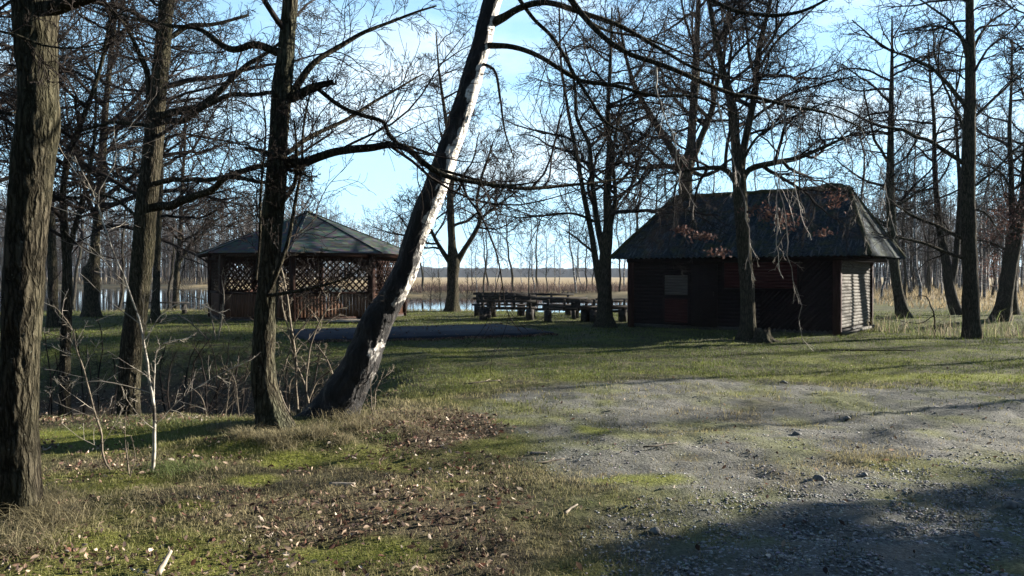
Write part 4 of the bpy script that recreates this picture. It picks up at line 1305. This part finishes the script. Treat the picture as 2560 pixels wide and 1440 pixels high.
# stump beside the tree in front of the cabin
p = px(1906, 852, 19.3); O = np.array((p[0], p[1], float(gh(p[0], p[1]))))
th = np.linspace(0, 2 * math.pi, 36, endpoint=False)
lv = [(-.1, .40), (.02, .34), (.09, .25), (.17, .20), (.24, .185), (.30, .175)]
rows = []
jag = np.random.RandomState(6).rand(36)
for q, (z_, r_) in enumerate(lv):
    root_ = 1 + (.34 * np.cos(th * 5 + 1) + .12 * np.cos(th * 9)) * max(0, .16 - z_) / .16
    zz_ = z_ + (.10 * (jag - .5) + .05 * np.cos(th * 2) if q == 5 else 0)
    rows.append(np.column_stack([r_ * root_ * np.cos(th), r_ * root_ * np.sin(th), np.full(36, 0.) + zz_]))
rows.append(np.column_stack([.11 * np.cos(th), .11 * np.sin(th), np.full(36, .22)]))
rows.append(np.column_stack([.01 * np.cos(th), .01 * np.sin(th), np.full(36, .20)]))
i_ = np.arange(8 * 36).reshape(8, 36)
mb = MB(); mb.add(np.vstack(rows) + O, np.stack([i_[:-1], np.roll(i_, -1, 1)[:-1], np.roll(i_, -1, 1)[1:], i_[1:]], -1).reshape(-1, 4))
tag(mb.build('tree_stump', MAT['bark'], None, True, O), 'low jagged tree stump at the foot of the tree before the cabin', 'stump')

# ------------------------------------------------------------------ gazebo
GC_ = np.array((-8.02, 31.4)); TH = 6.0
gz = empty('gazebo', (*GC_, 0))
tag(gz, 'eight-sided red-brown wooden gazebo with lattice sides and a grey-green shingled roof', 'gazebo')
RW, RE = 3.72, 4.32


def gv(k, r, z):
    a = R_(TH + 45 * k)
    return np.array((r * math.sin(a), -r * math.cos(a), z))


t = MB()
V = [gv(k, RW + .06, z) for z in (-0.05, 0.08) for k in range(8)] + [np.array((0, 0, .08))]
t.add(V, [(k, (k + 1) % 8, 8 + (k + 1) % 8, 8 + k) for k in range(8)], [(8 + k, 8 + (k + 1) % 8, 16) for k in range(8)])
t.build('floor', MAT['old_wood'], gz)
for k in range(8):
    t = MB(); a = R_(TH + 45 * k)
    t.box(gv(k, RW, 1.22), (0.2, 0.2, 2.44), a); t.build('post', MAT['gazebo_wood'], gz)
for k in range(8):
    if k == 3: continue                       # the way in, at the back
    a0, a1 = gv(k, RW, 0), gv(k + 1, RW, 0)
    d = (a1 - a0); L = np.linalg.norm(d); d /= L
    nrm = np.array((d[1], -d[0], 0))
    if nrm.dot((a0 + a1) / 2) < 0: nrm = -nrm
    s0, s1 = 0.1, L - 0.1
    n = 22
    pnl = MB()
    for i in range(n):
        a = s0 + (s1 - s0) * i / n; b = s0 + (s1 - s0) * (i + 1) / n - 0.012
        pnl.bar(a0 + d * a + np.array((0, 0, .53)) + nrm * (0.006 * (i % 2)), a0 + d * b + np.array((0, 0, .53)) + nrm * (0.006 * (i % 2)), 0.022, 0.90)
    pnl.build('parapet', MAT['gazebo_plank'], gz)
    for z in (1.0, 0.10, 2.27):
        r_b = MB(); r_b.bar(a0 + d * s0 + np.array((0, 0, z)) + nrm * .012, a0 + d * s1 + np.array((0, 0, z)) + nrm * .012, 0.07, 0.08); r_b.build('rail', MAT['gazebo_wood'], gz)
    lat = MB()
    z0, z1 = 1.03, 2.24
    H_ = z1 - z0
    for sg in (1, -1):
        c = -H_ + 0.07
        while c < s1 - s0:
            x_a, x_b = max(c, 0), min(c + H_, s1 - s0)
            if x_b - x_a > 0.03:
                za, zb = x_a - c, x_b - c
                if sg < 0: za, zb = H_ - za, H_ - zb
                off = nrm * (0.008 * sg)
                lat.bar(a0 + d * (s0 + x_a) + np.array((0, 0, z0 + za)) + off, a0 + d * (s0 + x_b) + np.array((0, 0, z0 + zb)) + off, 0.012, 0.05, up=np.cross(nrm, d + np.array((0, 0, sg))))
            c += 0.235
    lat.build('lattice', MAT['gazebo_wood'], gz)
    # the arched board that rounds the top of the lattice opening
    arch = MB()
    ns = 14
    for i in range(ns):
        a, b = i / ns, (i + 1) / ns
        dz = 0.10 + 0.34 * (2 * abs((a + b) / 2 - 0.5)) ** 2.6
        arch.box(a0 + d * (s0 + (s1 - s0) * (a + b) / 2) - nrm * 0.03 + np.array((0, 0, z1 - dz / 2)), ((s1 - s0) / ns - .001, 0.016, dz), math.atan2(d[1], d[0]))
    arch.build('arch_board', MAT['gazebo_wood'], gz)
# roof
t = MB()
V = [gv(k, RE - .02, 2.37) for k in range(8)] + [gv(k, RE - .02, 2.42) for k in range(8)] + [np.array((0, 0, 3.9))]
t.add(V, [(k, (k + 1) % 8, 8 + (k + 1) % 8, 8 + k) for k in range(8)], [((k + 1) % 8, k, 16) for k in range(8)])
rf = t.build('roof', MAT['gazebo_wood'], gz)
for k in range(8):
    t = MB()
    a, b, ap = gv(k, RE, 2.40), gv(k + 1, RE, 2.40), np.array((0, 0, 4.12))
    nr = 30
    rows = [np.array([(a + (ap - a) * s) * (1 - q) + (b + (ap - b) * s) * q for q in np.linspace(0, 1, 7)]) + np.array((0, 0, 0.012 * (1 - (s * nr) % 1))) for s in np.linspace(0, 0.995, nr + 1)]
    V = np.array(rows).reshape(-1, 3)
    i = np.arange(len(V)).reshape(nr + 1, 7)
    t.add(V, np.stack([i[:-1, :-1], i[:-1, 1:], i[1:, 1:], i[1:, :-1]], -1).reshape(-1, 4))
    t.build('shingle_slope', MAT['shingle'], rf)
    c = MB(); c.tube([a + np.array((0, 0, .012)), (a + ap) / 2 + np.array((0, 0, .012)), ap + np.array((0, 0, .012))], 0.028, 6); c.build('hip_cap', MAT['shingle'], rf)
c = MB(); c.tube([(0, 0, 4.05), (0, 0, 4.15), (0, 0, 4.17)], [.22, .12, .03], 10); c.build('roof_cap', MAT['shingle'], rf)
# inner tie beams and a bench round the wall
t = MB()
for k in range(4):
    t.bar(gv(k, RW, 2.36), gv(k + 4, RW, 2.36), 0.1, 0.12)
    break
t.build('tie_beam', MAT['gazebo_wood'], gz)

# ------------------------------------------------------------------ concrete dance floor
Rp = np.array((1.14, 21.6)); Fd = np.array((-.918, -.396)); Pd = np.array((-.396, .918))
ct = Rp + Fd * 3.25 + Pd * 2.0
pf = MB()
pf.box((0, 0, 0), (6.5, 4.0, 0.22))
o = pf.build('platform', MAT['concrete'])
o.location = (ct[0], ct[1], -0.025)
o.rotation_euler.z = math.atan2(Fd[1], Fd[0])
bv = o.modifiers.new('edge', 'BEVEL'); bv.width = 0.02
tag(o, 'low flat blue-grey concrete slab on the grass in front of the gazebo', 'platform')

# ------------------------------------------------------------------ picnic furniture
PIC = 'rustic picnic furniture by the pond'


def bench(loc, rz, label, L=2.2, backh=0.92):
    r = empty('log_bench', loc, rz); tag(r, label, 'bench', PIC)
    s = MB()
    for y in (-0.12, 0.06): s.box((0, y, 0.45), (L, 0.16, 0.06))
    s.build('seat', MAT['old_wood'], r)
    for z in (backh - 0.07, backh - 0.26):
        b = MB(); b.box((0, -0.30 - (z - .6) * .18, z), (L, 0.05, 0.095)); b.build('back_rail', MAT['old_wood'], r)
    for x in (-L * .40, -L * .12, L * .14, L * .40):
        if abs(x) > L * .3:
            g_ = MB(); g_.tube([(x, -0.2, -.05), (x, -0.2, .42)], .13, 10); g_.tube([(x, .1, -.05), (x, .1, .42)], .12, 10); g_.bar((x, -.36, .24), (x, .26, .24), .10, .14)
            g_.build('leg', MAT['old_wood'], r)
        p = MB(); p.bar((x, -.22, .40), (x, -.37, backh), .09, .05, up=(0, 1, .2)); p.build('back_post', MAT['old_wood'], r)
    return r


def table(loc, rz, label, L=2.4):
    r = empty('log_table', loc, rz); tag(r, label, 'table', PIC)
    s = MB()
    for i in range(4): s.box((0.03 * (i % 2), -0.3 + .2 * i, .75 + .006 * (i % 2)), (L, .185, .08))
    s.build('table_top', MAT['old_wood'], r)
    for x in (-L * .33, L * .33):
        g_ = MB(); g_.bar((x - .07, -.36, -.05), (x - .07, .2, .73), .13, .16, up=(1, 0, .1)); g_.bar((x + .08, .36, -.05), (x + .08, -.2, .73), .13, .16, up=(1, 0, .1))
        g_.bar((x + .03, -.36, .70), (x + .03, .36, .70), .1, .08)
        g_.build('leg', MAT['old_wood'], r)
    g_ = MB(); g_.tube([(-L * .33, 0, .34), (L * .36, 0, .34)], .05, 8); g_.build('stretcher', MAT['old_wood'], r)
    return r


def zz(x, y): return (x, y, float(gh(x, y)))


bench(zz(-0.18, 28.9), -0.12, 'dark log bench, tall slatted back to the camera, nearest the forked oak', 2.15, 0.95)
table(zz(1.55, 30.0), 0.0, 'dark log picnic table behind the second bench, left of the many-stemmed tree', 2.5)
bench(zz(2.05, 28.0), 0.02, 'dark log bench next to the many-stemmed tree, low slatted back to the camera', 2.0, 0.80)
table(zz(-0.05, 30.4), -0.1, 'dark log picnic table behind the first slatted bench', 2.3)
bench(zz(1.3, 31.8), math.pi, 'dark log bench on the far side of the picnic tables', 2.4, 0.92)
table(zz(4.05, 28.9), 0.05, 'dark log picnic table between the many-stemmed tree and the cabin wall', 2.0)
bench(zz(3.25, 28.3), 0.1, 'dark log bench close behind the many-stemmed tree trunk, back to the camera', 1.7, 0.8)
bench(zz(-0.5, 31.6), math.pi - .1, 'dark log bench facing the camera from behind the first picnic table', 2.2, 0.95)
r = empty('plank_bench', zz(-15.0, 33.6), 0.05); tag(r, 'plain low plank bench at the water left of the gazebo', 'bench')
s = MB(); s.box((0, 0, .46), (2.6, .34, .06)); s.build('seat', MAT['old_wood'], r)
for x in (-1.15, 1.15):
    s = MB(); s.box((x, 0, .2), (.12, .3, .46)); s.build('leg', MAT['old_wood'], r)
r = empty('board', zz(-5.7, 27.6), 0.06); tag(r, 'pale weathered board lying on the grass before the gazebo', 'board')
s = MB(); s.box((0, 0, .06), (1.25, .55, .05)); s.build('plank', MAT['pale_wood'], r)
r = empty('plastic_tub', zz(-4.92, 27.3), 0.3); tag(r, 'small blue plastic tub at the end of the pale board', 'tub')
s = MB(); s.tube([(0, 0, .0), (0, 0, .12), (0, 0, .13), (0, 0, .05)], [.09, .12, .10, .08], 14); s.build('bowl', MAT['blue_plastic'], r, True)


# ------------------------------------------------------------------ ground cover
def blades(rng, xy, h, w, cols, lean=0.5, z=None):
    n = len(xy)
    z = gh(xy[:, 0], xy[:, 1]) - 0.01 if z is None else z
    a = rng.uniform(0, 6.283, n)
    d = np.column_stack([np.cos(a), np.sin(a), np.zeros(n)])
    b = rng.uniform(0, 6.283, n)
    sd = np.column_stack([np.cos(b), np.sin(b), np.zeros(n)]) * (np.asarray(w) / 2)[:, None]
    ln = (np.asarray(lean) * rng.uniform(0.2, 1.2, n) * h)[:, None]
    p = np.column_stack([xy, z])
    up = np.column_stack([np.zeros(n), np.zeros(n), h])
    mid = p + up * 0.55 + d * ln * 0.3
    tip = p + up * (1 - 0.35 * np.minimum(ln / h[:, None], 1.2)) + d * ln
    V = np.stack([p - sd, p + sd, mid + sd * .8, mid - sd * .8, tip], 1)
    i = np.arange(n)[:, None] * 5
    return V.reshape(-1, 3), i + np.array([[0, 1, 2, 3]]), i + np.array([[3, 2, 4]]), np.repeat(cols, 5, 0)


def wedge(rng, n, y0, y1, pw=1.0, k=0.74, pad=0.6):
    """random ground points in front of the camera, a little wider than the view"""
    y = y0 + (y1 - y0) * rng.rand(n) ** pw
    x = (rng.rand(n) * 2 - 1) * (y * k + pad)
    return np.column_stack([x, y])


def inside(xy):
    """keep clear of cabin, gazebo and slab"""
    q = xy - A0
    u, v = q @ U, q @ Vd
    c = (u > -0.05) & (u < CL + .05) & (v > -0.05) & (v < CW)
    c |= np.linalg.norm(xy - GC_, axis=1) < RW
    q = xy - ct
    c |= (np.abs(q @ Fd) < 3.27) & (np.abs(q @ Pd) < 2.02)
    return c


rng = np.random.RandomState(41)
gm = MB()
for n, y0, y1, hmn, hmx, wd in ((260000, 3.3, 9, .015, .06, .0045), (170000, 9, 19, .03, .085, .008), (90000, 19, 36, .04, .11, .014)):
    xy = wedge(rng, n, y0, y1)
    ga, mo, le, dr, pe = masks(xy[:, 0], xy[:, 1])
    patch = n2(xy[:, 0], xy[:, 1], 1.6, 55, 3)
    keep = rng.rand(n) < np.clip((1 - ga * 0.97) * (1 - 0.93 * le) * (0.15 + 1.7 * (patch - .25)), 0, 1)
    keep &= ~inside(xy)
    xy, dr, mo = xy[keep], dr[keep], mo[keep]
    n = len(xy)
    green = np.array((0.046, 0.055, 0.018)); dryc = np.array((0.21, 0.175, 0.10)); mossc = np.array((0.11, 0.125, 0.022))
    f = np.clip(dr * 0.75 + rng.rand(n) * 0.85 - 0.30 - 0.28 * sm(9, 13, xy[:, 1]), 0, 1)[:, None]
    green = green + sm(8, 11, xy[:, 1])[:, None] * np.array((0.006, 0.014, -0.002))
    c = green * (1 - f) + dryc * f
    c = c * (1 - .5 * mo[:, None]) + mossc * .5 * mo[:, None]
    c *= rng.uniform(.45, 1.6, (n, 1))
    gm.add(*blades(rng, xy, rng.uniform(hmn, hmx, n), np.full(n, wd), c, 0.8))
tag(gm.build('short_grass', MAT['blade']), 'short winter grass over the clearing', 'grass', kind='stuff')

# tussocks of long pale grass
tm = MB()
for cx, cy, n, rad, h, tint in [(-1.85, 7.55, 420, .16, .26, 0), (-1.5, 7.9, 380, .2, .24, 0), (-2.2, 7.4, 420, .14, .24, 0), (-1.25, 8.3, 420, .24, .22, 0), (-2.55, 7.5, 260, .12, .2, 0), (-1.7, 8.3, 300, .2, .3, 0), (-.95, 8.7, 420, .3, .2, 0), (-1.55, 7.35, 260, .12, .17, 0), (-2.05, 7.2, 200, .14, .16, 0), (-1.0, 7.9, 200, .18, .14, 0), (-2.9, 7.9, 200, .14, .18, 0), (-1.2, 7.6, 200, .14, .16, 1),
                                (-2.9, 6.62, 700, .2, .15, 1), (-2.75, 6.5, 400, .16, .12, 1), (-2.6, 6.65, 300, .2, .12, 1), (-3.05, 5.2, 700, .22, .26, 0), (-2.95, 4.75, 700, .25, .22, 0), (-3.35, 5.6, 600, .2, .3, 0), (-2.6, 5.6, 300, .3, .14, 0),                                 (-2.55, 8.7, 400, .3, .2, 0), (-3.4, 8.4, 500, .5, .18, 1), (-4.2, 8.6, 500, .6, .18, 1), (-1.95, 4.05, 250, .12, .14, 1), (-1.35, 4.0, 250, .12, .13, 1), (-1.5, 5.0, 250, .3, .12, 0)]:
    xy = np.array((cx, cy)) + rng.normal(0, rad * .55, (n, 2))
    c = (np.array((0.20, 0.172, 0.10)) if tint == 0 else np.array((0.115, 0.14, 0.05))) * rng.uniform(.55, 1.25, (n, 1))
    tm.add(*blades(rng, xy, h * .82 * rng.uniform(.25, 1.0, n), np.full(n, .0042), c, 2.0))
n = 15000
xy = wedge(rng, n, 3.3, 9.5, 1.1)
pa = n2(xy[:, 0], xy[:, 1], 2.2, 81, 3)
xy = xy[(rng.rand(n) < np.clip((pa - .42) * 5, 0, 1)) & (xy[:, 0] < 1.6 + .5 * rng.normal(size=n))]
n = len(xy)
c = np.where(rng.rand(n, 1) < .7, np.array([[.25, .205, .115]]), np.array([[.09, .115, .035]])) * rng.uniform(.5, 1.4, (n, 1))
tm.add(*blades(rng, xy, rng.uniform(.02, .065, n), np.full(n, .0042), c, 1.5))
tag(tm.build('tussock_grass', MAT['blade']), 'long pale bleached grass around the tree feet', 'grass', kind='stuff')

# fallen leaves
n = 90000
n = 190000
xy = wedge(rng, n, 3.3, 17, 1.25)
ga, mo, le, dr, pe = masks(xy[:, 0], xy[:, 1])
keep = rng.rand(n) < np.clip(le * 0.5 + 0.008, 0, 1) * np.where(xy[:, 1] > 9.5, .55, 1)
keep &= ~inside(xy)
xy = xy[keep]; n = len(xy)
pal = np.array([(0.27, 0.20, 0.145), (0.15, 0.098, 0.068), (0.065, 0.040, 0.030), (0.42, 0.35, 0.28), (0.036, 0.023, 0.019), (0.095, 0.045, 0.032)])
c = pal[rng.choice(6, n, p=[.20, .22, .22, .07, .20, .09])] * rng.uniform(.75, 1.25, (n, 1))
pos = np.column_stack([xy, gh(xy[:, 0], xy[:, 1]) + rng.uniform(.006, .035, n)])
V, Q, C = leaf_quads(rng, np.zeros((n, 3)), (.009 + .024 * rng.rand(n) ** 1.8), c)
V = V.reshape(n, 6, 3); V[:, :, 2] *= 0.8
V = (V + pos[:, None]).reshape(-1, 3)
lm = MB(); lm.add(V, Q, None, C)
n = 1500
al = rng.uniform(-3.3, 3.3, n)
ac = np.where(rng.rand(n) < .9, -2.02 - np.abs(rng.normal(0, .14, n)), rng.uniform(-2, 2, n))
xy = ct + al[:, None] * Fd + ac[:, None] * Pd
zt = np.where(ac > -2.0, .087, gh(xy[:, 0], xy[:, 1]) + .02)
V, Q, C = leaf_quads(rng, np.column_stack([xy, zt + .012]), rng.uniform(.02, .05, n), pal[rng.choice([1, 2, 4, 5], n)])
lm.add(V, Q, None, C)
tag(lm.build('fallen_leaves', MAT['leaf']), 'curled brown leaves lying under the trees', 'leaves', kind='stuff')


# pebbles
def ico():
    t_ = (1 + 5 ** .5) / 2
    v = np.array([(-1, t_, 0), (1, t_, 0), (-1, -t_, 0), (1, -t_, 0), (0, -1, t_), (0, 1, t_), (0, -1, -t_), (0, 1, -t_), (t_, 0, -1), (t_, 0, 1), (-t_, 0, -1), (-t_, 0, 1)], float)
    v /= np.linalg.norm(v[0])
    f = np.array([(0, 11, 5), (0, 5, 1), (0, 1, 7), (0, 7, 10), (0, 10, 11), (1, 5, 9), (5, 11, 4), (11, 10, 2), (10, 7, 6), (7, 1, 8), (3, 9, 4), (3, 4, 2), (3, 2, 6), (3, 6, 8), (3, 8, 9), (4, 9, 5), (2, 4, 11), (6, 2, 10), (8, 6, 7), (9, 8, 1)])
    return v, f


IV, IF = ico()


def pebble_set(mb, rng, xy, s, flat=.55):
    n = len(xy)
    z = gh(xy[:, 0], xy[:, 1])
    sc = s[:, None] * np.column_stack([rng.uniform(.8, 1.4, n), rng.uniform(.6, 1.1, n), rng.uniform(flat * .7, flat * 1.3, n)])
    V = IV[None] * sc[:, None] * (1 + rng.normal(0, .08, (n, 12, 1)))
    a = rng.uniform(0, 6.283, n); ca, sa = np.cos(a)[:, None], np.sin(a)[:, None]
    V = np.stack([V[..., 0] * ca - V[..., 1] * sa, V[..., 0] * sa + V[..., 1] * ca, V[..., 2]], -1)
    V += np.column_stack([xy, z - s * .05])[:, None]
    T = (IF[None] + (np.arange(n) * 12)[:, None, None]).reshape(-1, 3)
    g_ = rng.uniform(.04, .27, (n, 1)) * np.array([[1, .97, .92]]) * (1 + rng.normal(0, .06, (n, 3)))
    mb.add(V.reshape(-1, 3), None, T, np.repeat(g_, 12, 0))


pm = MB()
xy = wedge(rng, 150000, 3.3, 8.5, 1.2)
ga, mo, le, dr, pe = masks(xy[:, 0], xy[:, 1])
keep = rng.rand(len(xy)) < np.clip(pe * .95 + .10 * ga, 0, 1)
xy = xy[keep]
pebble_set(pm, rng, xy, .003 + .012 * rng.rand(len(xy)) ** 3)
xy = wedge(rng, 26000, 6, 14, 1.0)
ga, mo, le, dr, pe = masks(xy[:, 0], xy[:, 1])
xy = xy[rng.rand(len(xy)) < ga * .5]
pebble_set(pm, rng, xy, .005 + .011 * rng.rand(len(xy)) ** 4)
tag(pm.build('gravel', MAT['pebble'], None, True), 'loose grey gravel of the track', 'gravel', kind='stuff')

STN = 'larger stones half sunk in the gravel'
for (u, v, s, lab) in ((2050, 1205, .10, 'pale flat stone at the edge of the big shade, largest of its neighbours'), (2120, 1045, .09, 'angular grey stone lying in the middle of the sunny gravel'), (2165, 1195, .075, 'rounded stone just beside the pale flat one'),
                       (2535, 1275, .12, 'wide flat stone in the shade near the frame edge'), (1640, 1338, .085, 'flat slab stone where moss meets gravel'), (1960, 960, .11, 'buried stone at the far side of the gravel'),
                       (2000, 1310, .08, 'dark stone in the shaded gravel'), (1995, 1082, .10, 'mossy stone by the dark footprints in the gravel')):
    Yg = 1.6 * F / (v - 690)
    x = (u - 1280) / F * Yg
    rg = np.random.RandomState(int(u))
    nt = 20
    th = np.linspace(0, 2 * math.pi, nt, endpoint=False)
    lat_ = np.linspace(-.5, 1.5, 9)
    V = []
    for q in lat_:
        V.append(np.column_stack([np.cos(th) * math.cos(q), np.sin(th) * math.cos(q) * .7, np.full(nt, math.sin(q) * .6)]))
    V = np.array(V)
    V *= (1 + .7 * (fbm(V * 1.6 + u, 1, 3, 3) - .5))[..., None] * s * .5
    i = np.arange(9 * nt).reshape(9, nt)
    mb = MB(); mb.add(V, np.stack([i[:-1], np.roll(i, -1, 1)[:-1], np.roll(i, -1, 1)[1:], i[1:]], -1).reshape(-1, 4))
    o = mb.build('stone', MAT['stone'], None, True)
    o.location = (x, Yg, float(gh(x, Yg)) + .008)
    o.rotation_euler.z = rg.uniform(0, 6)
    tag(o, lab, 'stone', STN)

for (u, v, L, w, a, mat, nm, lab) in ((1205, 965, .55, .012, .4, 'twig_pale', 'stick', 'pale forked stick on the grass between birch and gravel'), (1345, 1138, .14, .018, .1, 'pale_wood', 'stick', 'short pale chip of wood on the mossy ground'),
                                (1370, 1160, .30, .010, .5, 'twig_pale', 'stick', 'bent pale twig below the wood chip'), (1430, 1285, .22, .010, 1.1, 'twig_pale', 'stick', 'short upright-leaning twig on the moss near the gravel'),
                                (1650, 1125, .35, .008, .5, 'twig_pale', 'stick', 'thin curved twig in the middle of the open ground'), (405, 1425, .12, .018, 1.5, 'pale_wood', 'wood_piece', 'pale broken end of wood sticking up at the lower frame edge'),
                                (855, 1208, .20, .03, .1, 'pale_wood', 'wood_piece', 'pale flat piece of wood among the brown leaves'), (2180, 880, 1.6, .018, -.2, 'twig', 'stick', 'dark fallen branch on the grass by the cabin corner')):
    Yg = 1.6 * F / (v - 690)
    x = (u - 1280) / F * Yg
    rg = np.random.RandomState(int(u + v))
    K = 8
    p = np.zeros((K, 3))
    p[:, 0] = np.linspace(-L / 2, L / 2, K) * math.cos(a); p[:, 1] = np.linspace(-L / 2, L / 2, K) * math.sin(a)
    p += np.cumsum(rg.normal(0, L * .02, (K, 3)), 0) * np.array((1, 1, .3))
    base = float(gh(x, Yg))
    p[:, 2] = np.abs(p[:, 2]) + .012 + (np.linspace(0, .08, K) if nm == 'wood_piece' and u == 405 else 0)
    mb = MB(); mb.tube(p, np.linspace(w, w * .55, K), 8)
    if L > .25:
        q = p[4] + np.linspace(0, 1, 5)[:, None] * np.array((math.cos(a + .7), math.sin(a + .7), .1)) * L * .3
        mb.tube(q, np.linspace(w * .6, w * .3, 5), 6)
    o = mb.build(nm, MAT[mat], None, True)
    o.location = (x, Yg, base)
    tag(o, lab, 'stick' if nm == 'stick' else 'wood')

# reeds and brush
rm = MB()
xy = np.column_stack([rng.uniform(10.6, 24, 5200), rng.normal(25.2, 1.7, 5200)])
xy = xy[~inside(xy)]
n = len(xy)
c = np.where(rng.rand(n, 1) < .55, np.array([[.20, .17, .11]]), np.array([[.13, .155, .06]])) * rng.uniform(.5, 1.3, (n, 1))
rm.add(*blades(rng, xy, rng.uniform(.25, .85, n), np.full(n, .016), c, .7))
tag(rm.build('ditch_reeds', MAT['blade']), 'pale reeds and sedge along the ditch right of the cabin', 'reeds', kind='stuff')
rm = MB()
n = 14000
x = rng.uniform(-16, 40, n); y = 82 + rng.rand(n) * 10 + 0.05 * np.abs(x)
xy = np.column_stack([x, y])
c = np.array([[.085, .06, .05]]) * rng.uniform(.5, 1.6, (n, 1))
rm.add(*blades(rng, xy, rng.uniform(.5, 1.9, n), np.full(n, .05), c, .5, z=np.full(n, -.5)))
n = 9000
x = rng.uniform(-150, -12, n); y = 84 + 65 * sm(-12, -40, x) + rng.rand(n) * 12
c = np.array([[.20, .155, .10]]) * rng.uniform(.5, 1.4, (n, 1))
rm.add(*blades(rng, np.column_stack([x, y]), rng.uniform(.6, 2.0, n), np.full(n, .08), c, .5, z=np.full(n, -.5)))
tag(rm.build('shore_brush', MAT['blade']), 'brown brush and reeds on the far shore of the pond', 'brush', kind='stuff')
rm = MB()
n = 9000
xy = np.column_stack([rng.uniform(-26, 9, n), rng.normal(36.6, .5, n)])
c = np.array([[.17, .155, .075]]) * rng.uniform(.5, 1.4, (n, 1))
rm.add(*blades(rng, xy, rng.uniform(.04, .2, n), np.full(n, .014), c, .6))
n = 30000
xy = np.column_stack([rng.uniform(20, 90, n), rng.uniform(34, 110, n)])
c = np.array([[.19, .15, .088]]) * rng.uniform(.5, 1.3, (n, 1))
rm.add(*blades(rng, xy, rng.uniform(.15, .5, n) * (xy[:, 1] / 70 + .3), np.full(n, .05), c, .6))
tag(rm.build('bank_grass', MAT['blade']), 'yellowed grass on the pond bank and the far field', 'grass', kind='stuff')

# ------------------------------------------------------------------ evergreens beside the track that throw the broad shade on the gravel
def spruce(x, y, h, seed, label):
    rng = np.random.RandomState(seed)
    root = empty('spruce_tree', (x, y, float(gh(x, y)))); tag(root, label, 'tree', 'spruces beside the track')
    t = MB(); t.tube([(0, 0, -.1), (0, 0, h * .5), (0, 0, h)], [.2, .12, .02], 8); t.build('trunk', MAT['bark'], root)
    n = 240
    z = h * (0.06 + .92 * rng.rand(n) ** 1.2)
    L = (1.05 - z / h) * h * .24 + .2
    a = rng.uniform(0, 6.283, n)
    P = np.column_stack([np.zeros(n), np.zeros(n), z])
    d = np.column_stack([np.cos(a), np.sin(a), np.full(n, -.12)])
    B = walk(rng, P, d, L, 6, .05, -.02)
    c = MB(); c.add(*tubes(B, np.tile(np.linspace(.025, .006, 6), (n, 1)), 3))
    s, sr = spawn(rng, B, np.full((n, 6), .02), 30, .1, 1, (45, 75), (.16, .34), 3, .1, -.03, .05, .03, .4)
    c.add(*tubes(s, sr, 3)); c.build('crown', MAT['needle'], root)


for k, (s_, p_, h) in enumerate(((23, -3.0, 9.5), (24, -0.6, 8.5), (23, 2.0, 9.0), (25, 4.8, 9.0))):
    q = np.array((.9135, .4067)) * s_ + np.array((.4067, -.9135)) * p_
    spruce(q[0], q[1], h, 90 + k, 'dense dark spruce beside the track, out of the picture, shading the gravel')
first = bpy.data.objects['spruce_tree']
rr = random.Random(8)
for k in range(22):  # unseen spruces, added to darken the sides that face the camera
    a = R_(105 + 170 * k / 21)
    d = 11 + 5 * (k % 3) + rr.random() * 2
    o = first.copy(); COL.objects.link(o)
    o['label'] = 'unseen spruce added behind the camera to block sky light'
    o['group'] = 'spruces added to block sky light'
    o.location = (math.sin(a) * d, math.cos(a) * d, 0)
    o.rotation_euler.z = rr.uniform(0, 6.28)
    o.scale = (1.35, 1.35, rr.uniform(1.2, 1.7))
    for ch in first.children:
        c = ch.copy(); COL.objects.link(c); c.parent = o
for k, (x, y, sc) in enumerate(((24, 22, 1.0), (30, 27, 1.1), (22, 17.5, .9), (36, 24, 1.1), (40, 33, 1.2), (30, 18, 1.0), (20.6, 27.65, 1.0), (20.2, 28.5, 2.3))):
    o = thin('wayside_tree', 'bare tree standing out of the picture toward the sun', 1280, 20, (1, 3)[k % 2], sc, 'trees toward the sun')
    o.location = (x, y, 0)

# ------------------------------------------------------------------ the winter air
hz = MB()
hz.box((0, 1240, 19), (3900, 2900, 46))
hm = bpy.data.materials.new('air')
hm.use_nodes = True
hm.node_tree.nodes.clear()
ho = hm.node_tree.nodes.new('ShaderNodeOutputMaterial')
hv = hm.node_tree.nodes.new('ShaderNodeVolumePrincipled')
hv.inputs['Color'].default_value = (0.85, 0.92, 1.0, 1)
hv.inputs['Density'].default_value = 0.0001
hm.node_tree.links.new(hv.outputs[0], ho.inputs['Volume'])
o = hz.build('haze', hm)
tag(o, 'thin winter haze over the clearing and the field', kind='stuff')
